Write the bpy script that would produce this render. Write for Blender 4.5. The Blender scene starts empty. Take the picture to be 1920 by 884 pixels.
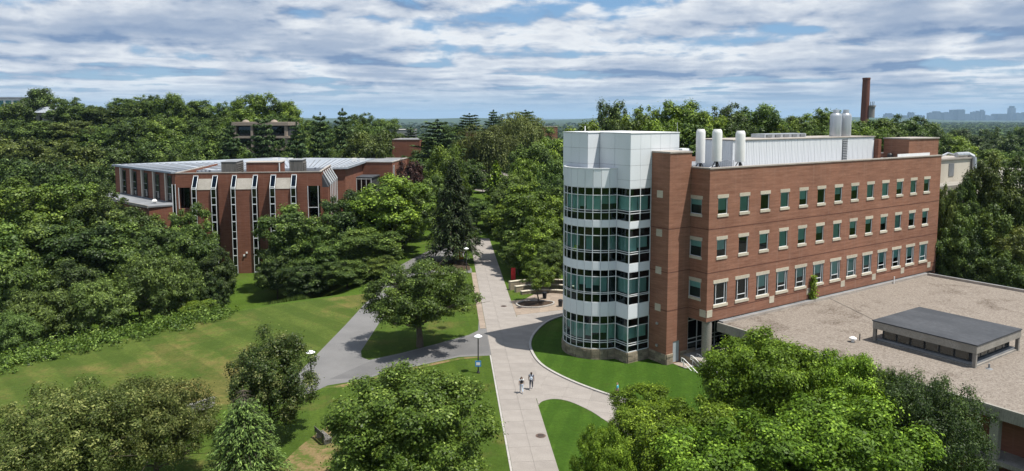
import bpy, bmesh, math, random
import numpy as np
from mathutils import Vector, Matrix
S = bpy.context.scene
COL = S.collection
R_ = math.radians
# ------------------------------------------------------------------ camera, sky, sun, exposure
CAM_H = 26.0
cam_d = bpy.data.cameras.new('camera'); cam = bpy.data.objects.new('camera', cam_d); COL.objects.link(cam)
cam.location = (0, 0, CAM_H); cam.rotation_euler = (R_(90 - 5.5), 0, 0)
cam_d.sensor_fit = 'HORIZONTAL'; cam_d.sensor_width = 36.0; cam_d.lens = 36.0 * 1333 / 1920
cam_d.shift_y = -(442 - (221.3 + 1333 * math.tan(R_(5.5)))) / 1920
cam_d.clip_start = 0.5; cam_d.clip_end = 80000
S.camera = cam
SUN_AZ, SUN_EL = R_(113), R_(68)
sdir = Vector((math.sin(SUN_AZ) * math.cos(SUN_EL), math.cos(SUN_AZ) * math.cos(SUN_EL), math.sin(SUN_EL)))
sun_d = bpy.data.lights.new('sun', 'SUN'); sun_d.energy = 5.0; sun_d.angle = R_(0.53); sun_d.color = (1.0, 0.95, 0.87)
sun = bpy.data.objects.new('sun', sun_d); COL.objects.link(sun); sun.rotation_euler = sdir.to_track_quat('Z', 'Y').to_euler()
sun.location = (60, -20, 120)
S.view_settings.view_transform = 'Standard'; S.view_settings.look = 'None'; S.view_settings.gamma = 1; S.view_settings.exposure = 0.42
S.view_settings.use_curve_mapping = False
S.cycles.use_denoising = True
S.cycles.max_bounces = 6; S.cycles.diffuse_bounces = 1; S.cycles.glossy_bounces = 3; S.cycles.transmission_bounces = 4
S.cycles.transparent_max_bounces = 8; S.cycles.volume_bounces = 0; S.cycles.caustics_reflective = False; S.cycles.caustics_refractive = False

class NT:
    """tiny node helper"""
    def __init__(self, tree): self.t = tree; self.n = tree.nodes; self.l = tree.links; self.n.clear()
    def new(self, typ, ins=None, **kw):
        nd = self.n.new(typ)
        for k, v in kw.items(): setattr(nd, k, v)
        for k, v in (ins or {}).items():
            s = nd.inputs[k]
            if hasattr(v, 'is_output') or isinstance(v, bpy.types.NodeSocket): self.l.new(v, s)
            else: s.default_value = v
        return nd
    def math(self, op, a, b=0.0, c=0.0, clamp=False):
        nd = self.new('ShaderNodeMath', {0: a, 1: b, 2: c}, operation=op, use_clamp=clamp); return nd.outputs[0]
    def vmath(self, op, a, b=(0, 0, 0)):
        nd = self.new('ShaderNodeVectorMath', {0: a, 1: b}, operation=op); return nd.outputs[0]
    def mix(self, f, a, b, blend='MIX'):
        nd = self.new('ShaderNodeMix', data_type='RGBA', blend_type=blend)
        for k, v in ((0, f), (6, a), (7, b)):
            s = nd.inputs[k]
            if isinstance(v, bpy.types.NodeSocket): self.l.new(v, s)
            else: s.default_value = v if k == 0 or len(v) == 4 else (*v, 1)
        return nd.outputs[2]
    def noise(self, vec, scale, detail=4, rough=0.55, dist=0.0, lac=2.0):
        return self.new('ShaderNodeTexNoise', {'Vector': vec, 'Scale': scale, 'Detail': detail, 'Roughness': rough, 'Distortion': dist, 'Lacunarity': lac}).outputs['Fac']
    def ss(self, v, a, b):
        nd = self.new('ShaderNodeMapRange', {0: v, 1: a, 2: b, 3: 0.0, 4: 1.0}, interpolation_type='SMOOTHSTEP'); return nd.outputs[0]
    def lin(self, v, a, b, c, d):
        nd = self.new('ShaderNodeMapRange', {0: v, 1: a, 2: b, 3: c, 4: d}); return nd.outputs[0]

# world: Nishita sky behind a broken deck of stratocumulus laid out on a horizontal layer
world = bpy.data.worlds.new('World'); S.world = world; world.use_nodes = True
w = NT(world.node_tree)
CLOUD_D, CLOUD_L, CLOUD_H = (2.8, 4.2, 6.8, 1), (13.2, 13.5, 13.8, 1), (6.9, 8.8, 10.9, 1)
SKY_B, SKY_H = (1.9, 4.9, 9.4, 1), (5.0, 7.3, 9.8, 1)
tc = w.new('ShaderNodeTexCoord').outputs['Generated']
sky = w.new('ShaderNodeTexSky', sky_type='NISHITA', sun_disc=False, sun_elevation=SUN_EL, sun_rotation=SUN_AZ, altitude=60, air_density=1.0, dust_density=0.8, ozone_density=1.6).outputs[0]
sep = w.new('ShaderNodeSeparateXYZ', {0: tc})
zz = w.math('MAXIMUM', sep.outputs[2], 0.0)
def plane(lift):
    d2 = w.math('ADD', zz, 0.030 + lift)
    return w.new('ShaderNodeCombineXYZ', {0: w.math('DIVIDE', sep.outputs[0], d2), 1: w.math('DIVIDE', sep.outputs[1], d2), 2: 0.4}).outputs[0]
def dens(lift):
    v = plane(lift)
    big = w.noise(w.vmath('ADD', v, (2.0, 7.3, 0)), 0.26, 3, 0.5)
    mid = w.noise(w.vmath('ADD', v, (11.0, 3.0, 0)), 0.62, 6, 0.50, 0.25)
    dv = w.vmath('ADD', w.vmath('MULTIPLY', tc, (8.0, 8.0, 24.0)), (0, 0, -24.0 * lift))
    puff = w.noise(dv, 1.0, 7, 0.55, 0.35)
    fine = w.noise(w.vmath('ADD', w.vmath('MULTIPLY', tc, (24.0, 24.0, 62.0)), (3.0, 0, -62.0 * lift)), 1.0, 6, 0.55, 0.3)
    return w.math('ADD', w.math('ADD', w.math('ADD', w.math('MULTIPLY', big, 0.40), w.math('MULTIPLY', mid, 0.38)), w.math('MULTIPLY', puff, 0.32)), w.math('MULTIPLY', fine, 0.14))
d0 = dens(0.0); d1 = dens(0.011)
cover = w.ss(d0, 0.520, 0.605)
thick = w.ss(d0, 0.575, 0.73)
edge = w.math('ADD', w.math('MULTIPLY', w.math('SUBTRACT', d0, d1), 8.0), 0.70, clamp=True)
lit = w.math('MULTIPLY', edge, w.math('SUBTRACT', 1.0, w.math('MULTIPLY', thick, 0.72)), clamp=True)
ccol = w.mix(lit, CLOUD_D, CLOUD_L)
low = w.ss(sep.outputs[2], -0.012, 0.055)
up = w.ss(sep.outputs[2], 0.0, 0.30)
blue = w.mix(0.6, w.mix(1.0, sky, (1.9, 1.9, 1.9, 1), 'MULTIPLY'), SKY_B)
hzn = w.mix(low, SKY_H, blue)
cl = w.mix(low, CLOUD_H, ccol)
fin = w.mix(w.math('MULTIPLY', cover, w.math('ADD', 0.45, w.math('MULTIPLY', low, 0.53))), hzn, cl)
bg = w.new('ShaderNodeBackground', {'Color': fin, 'Strength': 0.052})
wo = w.new('ShaderNodeOutputWorld', {'Surface': bg.outputs[0]})

# ------------------------------------------------------------------ materials
MATS = {}
def principled(nt, color, rough, spec=0.3, bump=None, bstr=0.2, bdist=0.02, metal=0.0):
    p = nt.new('ShaderNodeBsdfPrincipled', {'Base Color': color, 'Roughness': rough, 'Metallic': metal, 'Specular IOR Level': spec})
    if bump is not None:
        b = nt.new('ShaderNodeBump', {'Height': bump, 'Strength': bstr, 'Distance': bdist}); nt.l.new(b.outputs[0], p.inputs['Normal'])
    nt.new('ShaderNodeOutputMaterial', {'Surface': p.outputs[0]})
    return p
def newmat(name):
    m = bpy.data.materials.new(name); m.use_nodes = True; MATS[name] = m
    return m, NT(m.node_tree)
def objco(nt): return nt.new('ShaderNodeTexCoord').outputs['Object']
def rnd(nt): return nt.new('ShaderNodeObjectInfo').outputs['Random']
def plain(name, c1, c2, scale=1.0, rough=0.8, spec=0.3, stretch=(1, 1, 1), bump=0.0, fine=None, randv=0.0, metal=0.0):
    """two tones of one surface broken up by noise, with a finer speckle"""
    m, nt = newmat(name)
    v = nt.vmath('MULTIPLY', objco(nt), stretch)
    f = nt.ss(nt.noise(v, scale, 6, 0.6), 0.3, 0.7)
    col = nt.mix(f, c1, c2)
    if fine:
        g = nt.noise(v, fine, 2, 0.5); col = nt.mix(nt.lin(g, 0.3, 0.7, 0.0, 0.55), col, tuple(x * 0.62 for x in c1[:3]))
    if randv:
        hs = nt.new('ShaderNodeHueSaturation', {'Color': col, 'Value': nt.lin(rnd(nt), 0, 1, 1 - randv, 1 + randv)}); col = hs.outputs[0]
    principled(nt, col, rough, spec, nt.noise(v, fine or scale * 6, 3) if bump else None, bump, 0.02, metal)
    return m
def brick(name, c1, c2, c3):
    m, nt = newmat(name)
    o = objco(nt); s = nt.new('ShaderNodeSeparateXYZ', {0: o})
    u = nt.math('ADD', s.outputs[0], s.outputs[1])
    v = nt.new('ShaderNodeCombineXYZ', {0: u, 1: s.outputs[2], 2: 0.0}).outputs[0]
    b = nt.new('ShaderNodeTexBrick', {'Vector': v, 'Color1': (*c1, 1), 'Color2': (*c2, 1), 'Mortar': (*c3, 1), 'Scale': 1.0, 'Mortar Size': 0.012, 'Brick Width': 0.30, 'Row Height': 0.10, 'Bias': -0.1})
    streak = nt.noise(nt.vmath('MULTIPLY', v, (0.35, 4.2, 1)), 1.0, 5, 0.65)
    blot = nt.noise(nt.vmath('MULTIPLY', v, (1, 1, 1)), 0.25, 4, 0.6)
    col = nt.mix(nt.lin(streak, 0.32, 0.68, 0.0, 0.85), b.outputs[0], tuple(x * 0.58 for x in c1))
    col = nt.mix(nt.lin(blot, 0.35, 0.75, 0.0, 0.35), col, tuple(min(1, x * 1.25) for x in c2))
    run = nt.noise(nt.vmath('MULTIPLY', v, (2.2, 0.06, 1)), 1.0, 4, 0.6)
    col = nt.mix(nt.lin(run, 0.55, 0.8, 0.0, 0.3), col, (0.34, 0.25, 0.20))
    principled(nt, col, 0.85, 0.2, b.outputs['Fac'], -0.4, 0.01)
    return m
def glassmat(name, tint, refl, base=0.05):
    """clear tinted pane: transparent with a mirror-like fresnel reflection"""
    m, nt = newmat(name)
    tr = nt.new('ShaderNodeBsdfTransparent', {'Color': (*tint, 1)})
    gl = nt.new('ShaderNodeBsdfGlossy', {'Color': (*refl, 1), 'Roughness': 0.015})
    wob = nt.noise(objco(nt), 0.8, 2); bp = nt.new('ShaderNodeBump', {'Height': wob, 'Strength': 0.03, 'Distance': 0.05})
    nt.l.new(bp.outputs[0], gl.inputs['Normal'])
    fr = nt.new('ShaderNodeFresnel', {'IOR': 1.5}); f = nt.math('ADD', fr.outputs[0], base, clamp=True)
    mx = nt.new('ShaderNodeMixShader', {0: f, 1: tr.outputs[0], 2: gl.outputs[0]})
    nt.new('ShaderNodeOutputMaterial', {'Surface': mx.outputs[0]})
    return m
def leafmat(name, ca, cb, cc, rough=0.5, trans=0.35, spec=0.25):
    """leaves: three leaf tones picked per leaf, a small shift per tree, light through the blade"""
    m, nt = newmat(name)
    t = nt.new('ShaderNodeAttribute', attribute_name='tint').outputs['Fac']
    col = nt.mix(nt.ss(t, 0.0, 0.5), ca, cb); col = nt.mix(nt.ss(t, 0.5, 1.0), col, cc)
    r = rnd(nt)
    hs = nt.new('ShaderNodeHueSaturation', {'Color': col, 'Hue': nt.lin(r, 0, 1, 0.49, 0.508), 'Value': nt.lin(nt.math('FRACT', nt.math('MULTIPLY', r, 7.31)), 0, 1, 0.8, 1.2)}).outputs[0]
    p = nt.new('ShaderNodeBsdfPrincipled', {'Base Color': hs, 'Roughness': rough, 'Specular IOR Level': spec})
    tl = nt.new('ShaderNodeBsdfTranslucent', {'Color': nt.mix(1.0, hs, (1.25, 1.2, 0.45, 1), 'MULTIPLY')})
    mx = nt.new('ShaderNodeMixShader', {0: trans, 1: p.outputs[0], 2: tl.outputs[0]})
    nt.new('ShaderNodeOutputMaterial', {'Surface': mx.outputs[0]})
    return m
def lawnmat(name, g1, g2, dry, dryness, ang, width, stripe, fscale=0.09):
    """mown turf: two greens, mowing stripes, straw patches, clumps and blade-scale mottling"""
    m, nt = newmat(name)
    o = objco(nt); s = nt.new('ShaderNodeSeparateXYZ', {0: o})
    a = nt.math('ADD', nt.math('MULTIPLY', s.outputs[0], math.cos(ang)), nt.math('MULTIPLY', s.outputs[1], math.sin(ang)))
    a = nt.math('ADD', a, nt.math('MULTIPLY', nt.noise(o, 0.07, 2), 2.5))
    st = nt.ss(nt.math('SINE', nt.math('MULTIPLY', a, math.pi / width)), -0.25, 0.25)
    n1 = nt.noise(o, 0.22, 6, 0.62); n2 = nt.noise(o, 3.2, 6, 0.78); n3 = nt.noise(o, 0.85, 5, 0.7)
    col = nt.mix(nt.ss(n1, 0.35, 0.65), g1, g2)
    dn = nt.math('ADD', nt.noise(o, fscale, 7, 0.66), nt.math('MULTIPLY', n3, 0.30))
    col = nt.mix(nt.math('MULTIPLY', nt.ss(dn, 0.70 - dryness * 0.14, 0.84 - dryness * 0.14), min(0.9, 0.35 + dryness)), col, dry)
    col = nt.mix(nt.math('MULTIPLY', st, stripe), col, (g1[0] * 0.45, g1[1] * 0.62, g1[2] * 0.5))
    col = nt.mix(nt.lin(n3, 0.38, 0.62, 0.0, 0.40), col, tuple(x * 0.55 for x in g1))
    col = nt.mix(nt.lin(n2, 0.36, 0.64, 0.0, 0.6), col, tuple(x * 0.42 for x in g1))
    principled(nt, col, 0.92, 0.08, nt.noise(o, 9.0, 4, 0.8), 0.9, 0.08)
    return m

brick('brick_red', (0.255, 0.112, 0.070), (0.325, 0.155, 0.098), (0.27, 0.19, 0.145))
brick('brick_dark', (0.205, 0.082, 0.052), (0.262, 0.108, 0.068), (0.200, 0.110, 0.080))
plain('brick_band', (0.10, 0.045, 0.032), (0.14, 0.06, 0.04), 1.2, 0.9)
plain('limestone', (0.50, 0.45, 0.35), (0.60, 0.55, 0.44), 1.5, 0.85, fine=18, randv=0.10)
plain('stone_base', (0.22, 0.18, 0.13), (0.33, 0.28, 0.21), 0.9, 0.9, fine=9, bump=0.5, randv=0.32)
plain('mortar', (0.16, 0.14, 0.12), (0.2, 0.18, 0.15), 3, 0.95)
plain('white_panel', (0.66, 0.70, 0.73), (0.71, 0.74, 0.77), 0.35, 0.42, 0.4, (1, 1, 0.25), randv=0.03)
plain('white_metal', (0.72, 0.74, 0.76), (0.80, 0.81, 0.82), 0.8, 0.45, 0.4, (1.6, 1.6, 0.12))
plain('white_paint', (0.74, 0.74, 0.72), (0.80, 0.80, 0.78), 1.2, 0.5, 0.35)
plain('frame_white', (0.66, 0.69, 0.70), (0.72, 0.74, 0.75), 1, 0.4, 0.4)
plain('coping', (0.34, 0.305, 0.27), (0.44, 0.40, 0.355), 0.6, 0.7, fine=7)
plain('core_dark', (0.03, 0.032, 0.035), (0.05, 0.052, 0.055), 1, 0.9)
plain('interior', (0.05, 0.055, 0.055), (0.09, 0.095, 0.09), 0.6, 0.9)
plain('blind', (0.52, 0.68, 0.66), (0.62, 0.77, 0.74), 0.4, 0.85, stretch=(6, 6, 0.2), randv=0.28)
plain('flashing', (0.16, 0.17, 0.18), (0.23, 0.24, 0.25), 0.6, 0.6)
plain('concrete', (0.25, 0.235, 0.205), (0.34, 0.32, 0.285), 0.45, 0.85, fine=10, bump=0.2)
plain('concrete_stained', (0.20, 0.185, 0.165), (0.33, 0.31, 0.28), 0.5, 0.9, stretch=(1, 1, 0.22), fine=12, bump=0.2)
plain('concrete_tan', (0.27, 0.22, 0.175), (0.34, 0.285, 0.235), 0.5, 0.85, fine=10)
plain('roof_dark', (0.045, 0.05, 0.058), (0.075, 0.08, 0.09), 0.5, 0.75, stretch=(1, 0.4, 1), fine=6)
plain('roof_grey', (0.16, 0.17, 0.185), (0.24, 0.25, 0.265), 0.3, 0.7)
plain('roof_pale', (0.25, 0.28, 0.32), (0.33, 0.36, 0.40), 0.12, 0.55, 0.4, randv=0.12)
plain('galvanised', (0.42, 0.44, 0.46), (0.55, 0.57, 0.59), 1.5, 0.38, 0.5, (1, 1, 0.3), metal=0.6)
plain('steel_dark', (0.03, 0.03, 0.032), (0.05, 0.05, 0.052), 2, 0.5)
plain('door_grey', (0.34, 0.38, 0.40), (0.38, 0.42, 0.44), 1, 0.5)
plain('wood_grey', (0.105, 0.10, 0.09), (0.17, 0.16, 0.145), 1.0, 0.85, stretch=(7, 7, 0.4), randv=0.15)
plain('asphalt', (0.155, 0.153, 0.152), (0.195, 0.192, 0.19), 0.25, 0.9, fine=30, bump=0.2)
plain('asphalt_dark', (0.125, 0.123, 0.124), (0.16, 0.158, 0.156), 0.3, 0.9, fine=30, bump=0.2)
plain('slab', (0.265, 0.240, 0.218), (0.315, 0.288, 0.262), 0.6, 0.85, fine=22, randv=0.05)
plain('slab_joint', (0.17, 0.152, 0.135), (0.20, 0.18, 0.16), 2, 0.95)
plain('paver_tan', (0.27, 0.215, 0.17), (0.33, 0.27, 0.215), 1.2, 0.9, fine=16, randv=0.12)
plain('kerb', (0.36, 0.345, 0.32), (0.44, 0.42, 0.395), 0.8, 0.85, fine=15, randv=0.06)
plain('soil', (0.17, 0.115, 0.055), (0.27, 0.19, 0.10), 0.7, 0.95, fine=8, bump=0.5)
plain('mulch', (0.05, 0.033, 0.022), (0.09, 0.06, 0.04), 2, 0.95, fine=12, bump=0.6)
plain('manhole', (0.10, 0.065, 0.05), (0.15, 0.10, 0.08), 3, 0.7, fine=30)
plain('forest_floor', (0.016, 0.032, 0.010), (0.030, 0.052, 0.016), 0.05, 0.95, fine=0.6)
plain('bark', (0.075, 0.06, 0.045), (0.13, 0.11, 0.085), 1.2, 0.95, stretch=(3, 3, 0.4), fine=9, bump=0.6)
plain('bark_pale', (0.20, 0.175, 0.15), (0.29, 0.26, 0.22), 1.2, 0.95, stretch=(3, 3, 0.4))
plain('skin', (0.42, 0.26, 0.18), (0.46, 0.29, 0.20), 4, 0.6)
plain('skin_dark', (0.16, 0.085, 0.055), (0.19, 0.10, 0.065), 4, 0.6)
plain('hair', (0.015, 0.011, 0.009), (0.03, 0.02, 0.016), 9, 0.55)
plain('cloth_black', (0.012, 0.013, 0.016), (0.02, 0.021, 0.025), 5, 0.85)
plain('cloth_grey', (0.10, 0.105, 0.13), (0.15, 0.155, 0.185), 5, 0.9)
plain('cloth_pale', (0.45, 0.52, 0.62), (0.52, 0.59, 0.68), 5, 0.9)
plain('cloth_white', (0.62, 0.62, 0.62), (0.70, 0.70, 0.70), 5, 0.9)
plain('cloth_teal', (0.05, 0.36, 0.46), (0.07, 0.42, 0.52), 5, 0.9)
plain('paint_red', (0.50, 0.025, 0.03), (0.58, 0.04, 0.04), 2, 0.45)
plain('paint_yellow', (0.62, 0.30, 0.01), (0.70, 0.36, 0.02), 1, 0.45)
plain('paint_blue', (0.05, 0.22, 0.5), (0.07, 0.27, 0.56), 3, 0.5)
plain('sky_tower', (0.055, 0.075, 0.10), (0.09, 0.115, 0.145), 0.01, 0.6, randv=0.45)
plain('far_wall', (0.36, 0.33, 0.30), (0.42, 0.39, 0.36), 0.1, 0.8)
plain('beige_wall', (0.46, 0.42, 0.35), (0.56, 0.52, 0.44), 0.3, 0.85, stretch=(1, 1, 0.3))
plain('chimney_brick', (0.15, 0.062, 0.045), (0.20, 0.085, 0.06), 0.25, 0.9, stretch=(1, 1, 0.3), fine=2)
glassmat('glass_teal', (0.58, 0.80, 0.78), (0.55, 0.66, 0.70), 0.03)
glassmat('glass_dark', (0.12, 0.17, 0.17), (0.55, 0.66, 0.72), 0.03)
glassmat('glass_clear', (0.40, 0.46, 0.46), (0.8, 0.85, 0.88), 0.05)
# gravel roof: pebble speckle with broad damp stains
m, nt = newmat('gravel_roof')
o = objco(nt); n1 = nt.noise(o, 0.16, 5, 0.6, 0.4); n2 = nt.noise(o, 9.0, 3, 0.75); n3 = nt.noise(o, 26.0, 2, 0.7)
vo = nt.new('ShaderNodeTexVoronoi', {'Vector': o, 'Scale': 6.5}).outputs['Color']
col = nt.mix(nt.ss(n1, 0.53, 0.66), (0.235, 0.20, 0.170), (0.085, 0.060, 0.046))
col = nt.mix(nt.lin(n2, 0.38, 0.62, 0.0, 0.8), col, (0.095, 0.08, 0.066))
col = nt.mix(nt.lin(nt.new('ShaderNodeSeparateColor', {0: vo}).outputs[0], 0, 1, 0, 0.55), col, (0.34, 0.305, 0.265))
principled(nt, col, 0.95, 0.1, n3, 0.8, 0.05)
# leaves
leafmat('leaf_fresh', (0.062, 0.108, 0.010), (0.117, 0.201, 0.018), (0.352, 0.509, 0.060), 0.5, 0.27, 0.15)
leafmat('leaf_bright', (0.044, 0.076, 0.010), (0.093, 0.150, 0.020), (0.295, 0.388, 0.081), 0.45, 0.23, 0.2)
leafmat('leaf_dark', (0.023, 0.041, 0.010), (0.048, 0.079, 0.018), (0.142, 0.203, 0.050), 0.5, 0.22)
leafmat('leaf_olive', (0.039, 0.055, 0.011), (0.078, 0.106, 0.025), (0.268, 0.287, 0.095), 0.5, 0.22, 0.15)
leafmat('leaf_pear', (0.030, 0.053, 0.010), (0.065, 0.102, 0.019), (0.279, 0.293, 0.107), 0.45, 0.28, 0.25)
leafmat('leaf_spruce', (0.032, 0.062, 0.014), (0.070, 0.126, 0.027), (0.215, 0.332, 0.073), 0.6, 0.12)
leafmat('leaf_spruce_d', (0.010, 0.019, 0.006), (0.022, 0.037, 0.011), (0.067, 0.100, 0.028), 0.6, 0.12)
leafmat('leaf_oak', (0.041, 0.066, 0.010), (0.083, 0.130, 0.020), (0.239, 0.327, 0.058), 0.5, 0.22)
leafmat('leaf_sumac', (0.042, 0.072, 0.014), (0.085, 0.134, 0.028), (0.236, 0.333, 0.075), 0.5, 0.20)
leafmat('leaf_mid', (0.032, 0.059, 0.010), (0.069, 0.115, 0.021), (0.216, 0.309, 0.059), 0.5, 0.22)
leafmat('leaf_dark2', (0.023, 0.043, 0.010), (0.048, 0.083, 0.018), (0.150, 0.223, 0.050), 0.5, 0.20)
leafmat('leaf_fresh2', (0.048, 0.080, 0.011), (0.099, 0.157, 0.023), (0.286, 0.383, 0.069), 0.5, 0.22)
leafmat('leaf_brightm', (0.050, 0.087, 0.009), (0.103, 0.166, 0.018), (0.295, 0.408, 0.052), 0.48, 0.23)
leafmat('leaf_olivem', (0.043, 0.061, 0.010), (0.085, 0.114, 0.022), (0.244, 0.288, 0.067), 0.5, 0.22)
leafmat('leaf_pine', (0.016, 0.034, 0.011), (0.033, 0.065, 0.021), (0.100, 0.167, 0.051), 0.6, 0.12)
leafmat('leaf_willow', (0.046, 0.061, 0.014), (0.089, 0.111, 0.026), (0.228, 0.266, 0.074), 0.55, 0.22)
leafmat('leaf_lime', (0.050, 0.093, 0.005), (0.092, 0.165, 0.010), (0.224, 0.362, 0.028), 0.5, 0.24)
leafmat('leaf_purple', (0.016, 0.007, 0.006), (0.035, 0.016, 0.013), (0.108, 0.051, 0.038), 0.5, 0.25)
leafmat('leaf_brush', (0.028, 0.059, 0.007), (0.057, 0.111, 0.012), (0.183, 0.282, 0.060), 0.5, 0.22)
leafmat('leaf_far', (0.012, 0.026, 0.006), (0.026, 0.048, 0.011), (0.075, 0.124, 0.028), 0.7, 0.2)
lawnmat('lawn_green', (0.050, 0.106, 0.012), (0.066, 0.132, 0.016), (0.13, 0.125, 0.035), 0.10, R_(-12), 1.1, 0.30)
lawnmat('lawn_worn', (0.066, 0.112, 0.016), (0.086, 0.136, 0.021), (0.19, 0.15, 0.055), 0.26, R_(12), 1.3, 0.28, 0.14)
lawnmat('lawn_field', (0.080, 0.118, 0.022), (0.108, 0.146, 0.030), (0.250, 0.188, 0.070), 0.55, R_(45), 2.3, 0.42, 0.055)
lawnmat('lawn_rough', (0.066, 0.118, 0.014), (0.090, 0.150, 0.020), (0.14, 0.14, 0.045), 0.15, R_(20), 3.0, 0.05)
# bare ground with grass and straw growing back through it
m, nt = newmat('worn_ground')
o = objco(nt); n1 = nt.noise(o, 0.7, 6, 0.7); n2 = nt.noise(o, 5.0, 5, 0.75)
col = nt.mix(nt.ss(n2, 0.35, 0.65), (0.15, 0.105, 0.05), (0.25, 0.185, 0.095))
col = nt.mix(nt.ss(nt.math('ADD', n1, nt.math('MULTIPLY', n2, 0.35)), 0.60, 0.76), col, (0.075, 0.105, 0.022))
principled(nt, col, 0.95, 0.08, n2, 0.8, 0.06)
# ------------------------------------------------------------------ mesh helpers
class MB:
    def __init__(self): self.v = []; self.f = []
    def poly(self, pts): i = len(self.v); self.v += [tuple(p) for p in pts]; self.f.append(tuple(range(i, i + len(pts)))); return self
    def box(self, x0, x1, y0, y1, z0, z1):
        i = len(self.v)
        self.v += [(x0, y0, z0), (x1, y0, z0), (x1, y1, z0), (x0, y1, z0), (x0, y0, z1), (x1, y0, z1), (x1, y1, z1), (x0, y1, z1)]
        self.f += [tuple(i + k for k in q) for q in ((0, 3, 2, 1), (4, 5, 6, 7), (0, 1, 5, 4), (1, 2, 6, 5), (2, 3, 7, 6), (3, 0, 4, 7))]
        return self
    def prism(self, pts, z0, z1):
        n = len(pts); i = len(self.v)
        self.v += [(p[0], p[1], z0) for p in pts] + [(p[0], p[1], z1) for p in pts]
        self.f += [tuple(i + n - 1 - k for k in range(n)), tuple(i + n + k for k in range(n))]
        self.f += [(i + k, i + (k + 1) % n, i + n + (k + 1) % n, i + n + k) for k in range(n)]
        return self
    def tube(self, p0, p1, r0, r1=None, n=8, caps=True):
        r1 = r0 if r1 is None else r1
        p0, p1 = Vector(p0), Vector(p1); d = (p1 - p0).normalized()
        a = d.orthogonal().normalized(); b = d.cross(a); i = len(self.v)
        for p, r in ((p0, r0), (p1, r1)):
            for k in range(n):
                t = 2 * math.pi * k / n; self.v.append(tuple(p + a * (r * math.cos(t)) + b * (r * math.sin(t))))
        self.f += [(i + k, i + (k + 1) % n, i + n + (k + 1) % n, i + n + k) for k in range(n)]
        if caps: self.f += [tuple(i + n - 1 - k for k in range(n)), tuple(i + n + k for k in range(n))]
        return self
    def path(self, pts, rad, n=6):
        for k in range(len(pts) - 1):
            r0 = rad[k] if hasattr(rad, '__len__') else rad; r1 = rad[k + 1] if hasattr(rad, '__len__') else rad
            self.tube(pts[k], pts[k + 1], r0, r1, n)
        return self
    def lathe(self, prof, c=(0, 0, 0), n=16):
        i = len(self.v)
        for r, z in prof:
            for k in range(n): t = 2 * math.pi * k / n; self.v.append((c[0] + r * math.cos(t), c[1] + r * math.sin(t), c[2] + z))
        for j in range(len(prof) - 1):
            for k in range(n):
                a, b = i + j * n + k, i + j * n + (k + 1) % n; self.f.append((a, b, b + n, a + n))
        self.f += [tuple(i + n - 1 - k for k in range(n)), tuple(i + (len(prof) - 1) * n + k for k in range(n))]
        return self
    def mesh(self, name):
        me = bpy.data.meshes.new(name); me.from_pydata(self.v, [], self.f); me.update(); return me
    def build(self, name, mat, parent=None, loc=None, rz=None, smooth=False):
        o = link(name, self.mesh(name), mat, parent)
        if loc is not None: o.location = loc
        if rz is not None: o.rotation_euler.z = rz
        if smooth:
            o.data.polygons.foreach_set('use_smooth', [True] * len(o.data.polygons))
            o.data.set_sharp_from_angle(angle=R_(35))
        return o
def link(name, me, mat=None, parent=None, loc=None, rot=None):
    o = bpy.data.objects.new(name, me); COL.objects.link(o)
    if mat is not None and not len(me.materials): me.materials.append(MATS[mat])
    if mat is not None and me.materials[0] != MATS[mat]:
        o.material_slots[0].link = 'OBJECT'; o.material_slots[0].material = MATS[mat]
    if parent is not None: o.parent = parent
    if loc is not None: o.location = loc
    if rot is not None: o.rotation_euler = rot
    return o
def tag(o, label=None, cat=None, group=None, kind=None):
    if label: o['label'] = label
    if cat: o['category'] = cat
    if group: o['group'] = group
    if kind: o['kind'] = kind
    return o
def thing(name, label, cat, loc=(0, 0, 0), rz=0.0, group=None):
    o = bpy.data.objects.new(name, None); COL.objects.link(o); o.location = loc; o.rotation_euler.z = rz; o.empty_display_size = 0.5
    return tag(o, label, cat, group)
def struct(name, mb, mat, label=None, parent=None):
    o = mb.build(name, mat, parent)
    if parent is None: tag(o, label, None, None, 'structure')
    return o
WORDS = 'first second third fourth fifth sixth seventh eighth ninth tenth eleventh twelfth thirteenth fourteenth fifteenth sixteenth seventeenth eighteenth nineteenth twentieth'.split()
def nth(i):
    if i < 20: return WORDS[i]
    tens = ('twenty', 'thirty', 'forty')[(i + 1) // 10 - 2]
    return ('%s-%s' % (tens, WORDS[(i + 1) % 10 - 1])) if (i + 1) % 10 else {20: 'twentieth', 30: 'thirtieth', 40: 'fortieth'}[i + 1]
# ------------------------------------------------------------------ frames of the two big buildings (world <-> local)
LAB0 = Vector((16.25, 72.93)); LAB_RZ = R_(33.5)
LT = Vector((math.cos(LAB_RZ), math.sin(LAB_RZ))); LN = Vector((-math.sin(LAB_RZ), math.cos(LAB_RZ)))
def lab(u, v, z=0.0): p = LAB0 + LT * u + LN * v; return (p.x, p.y, z)
BR0 = Vector((-64.2, 135.2)); BR_RZ = R_(8.55)
BT = Vector((math.cos(BR_RZ), math.sin(BR_RZ))); BN = Vector((-math.sin(BR_RZ), math.cos(BR_RZ)))
def brw(u, v, z=0.0): p = BR0 + BT * u + BN * v; return (p.x, p.y, z)
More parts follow.
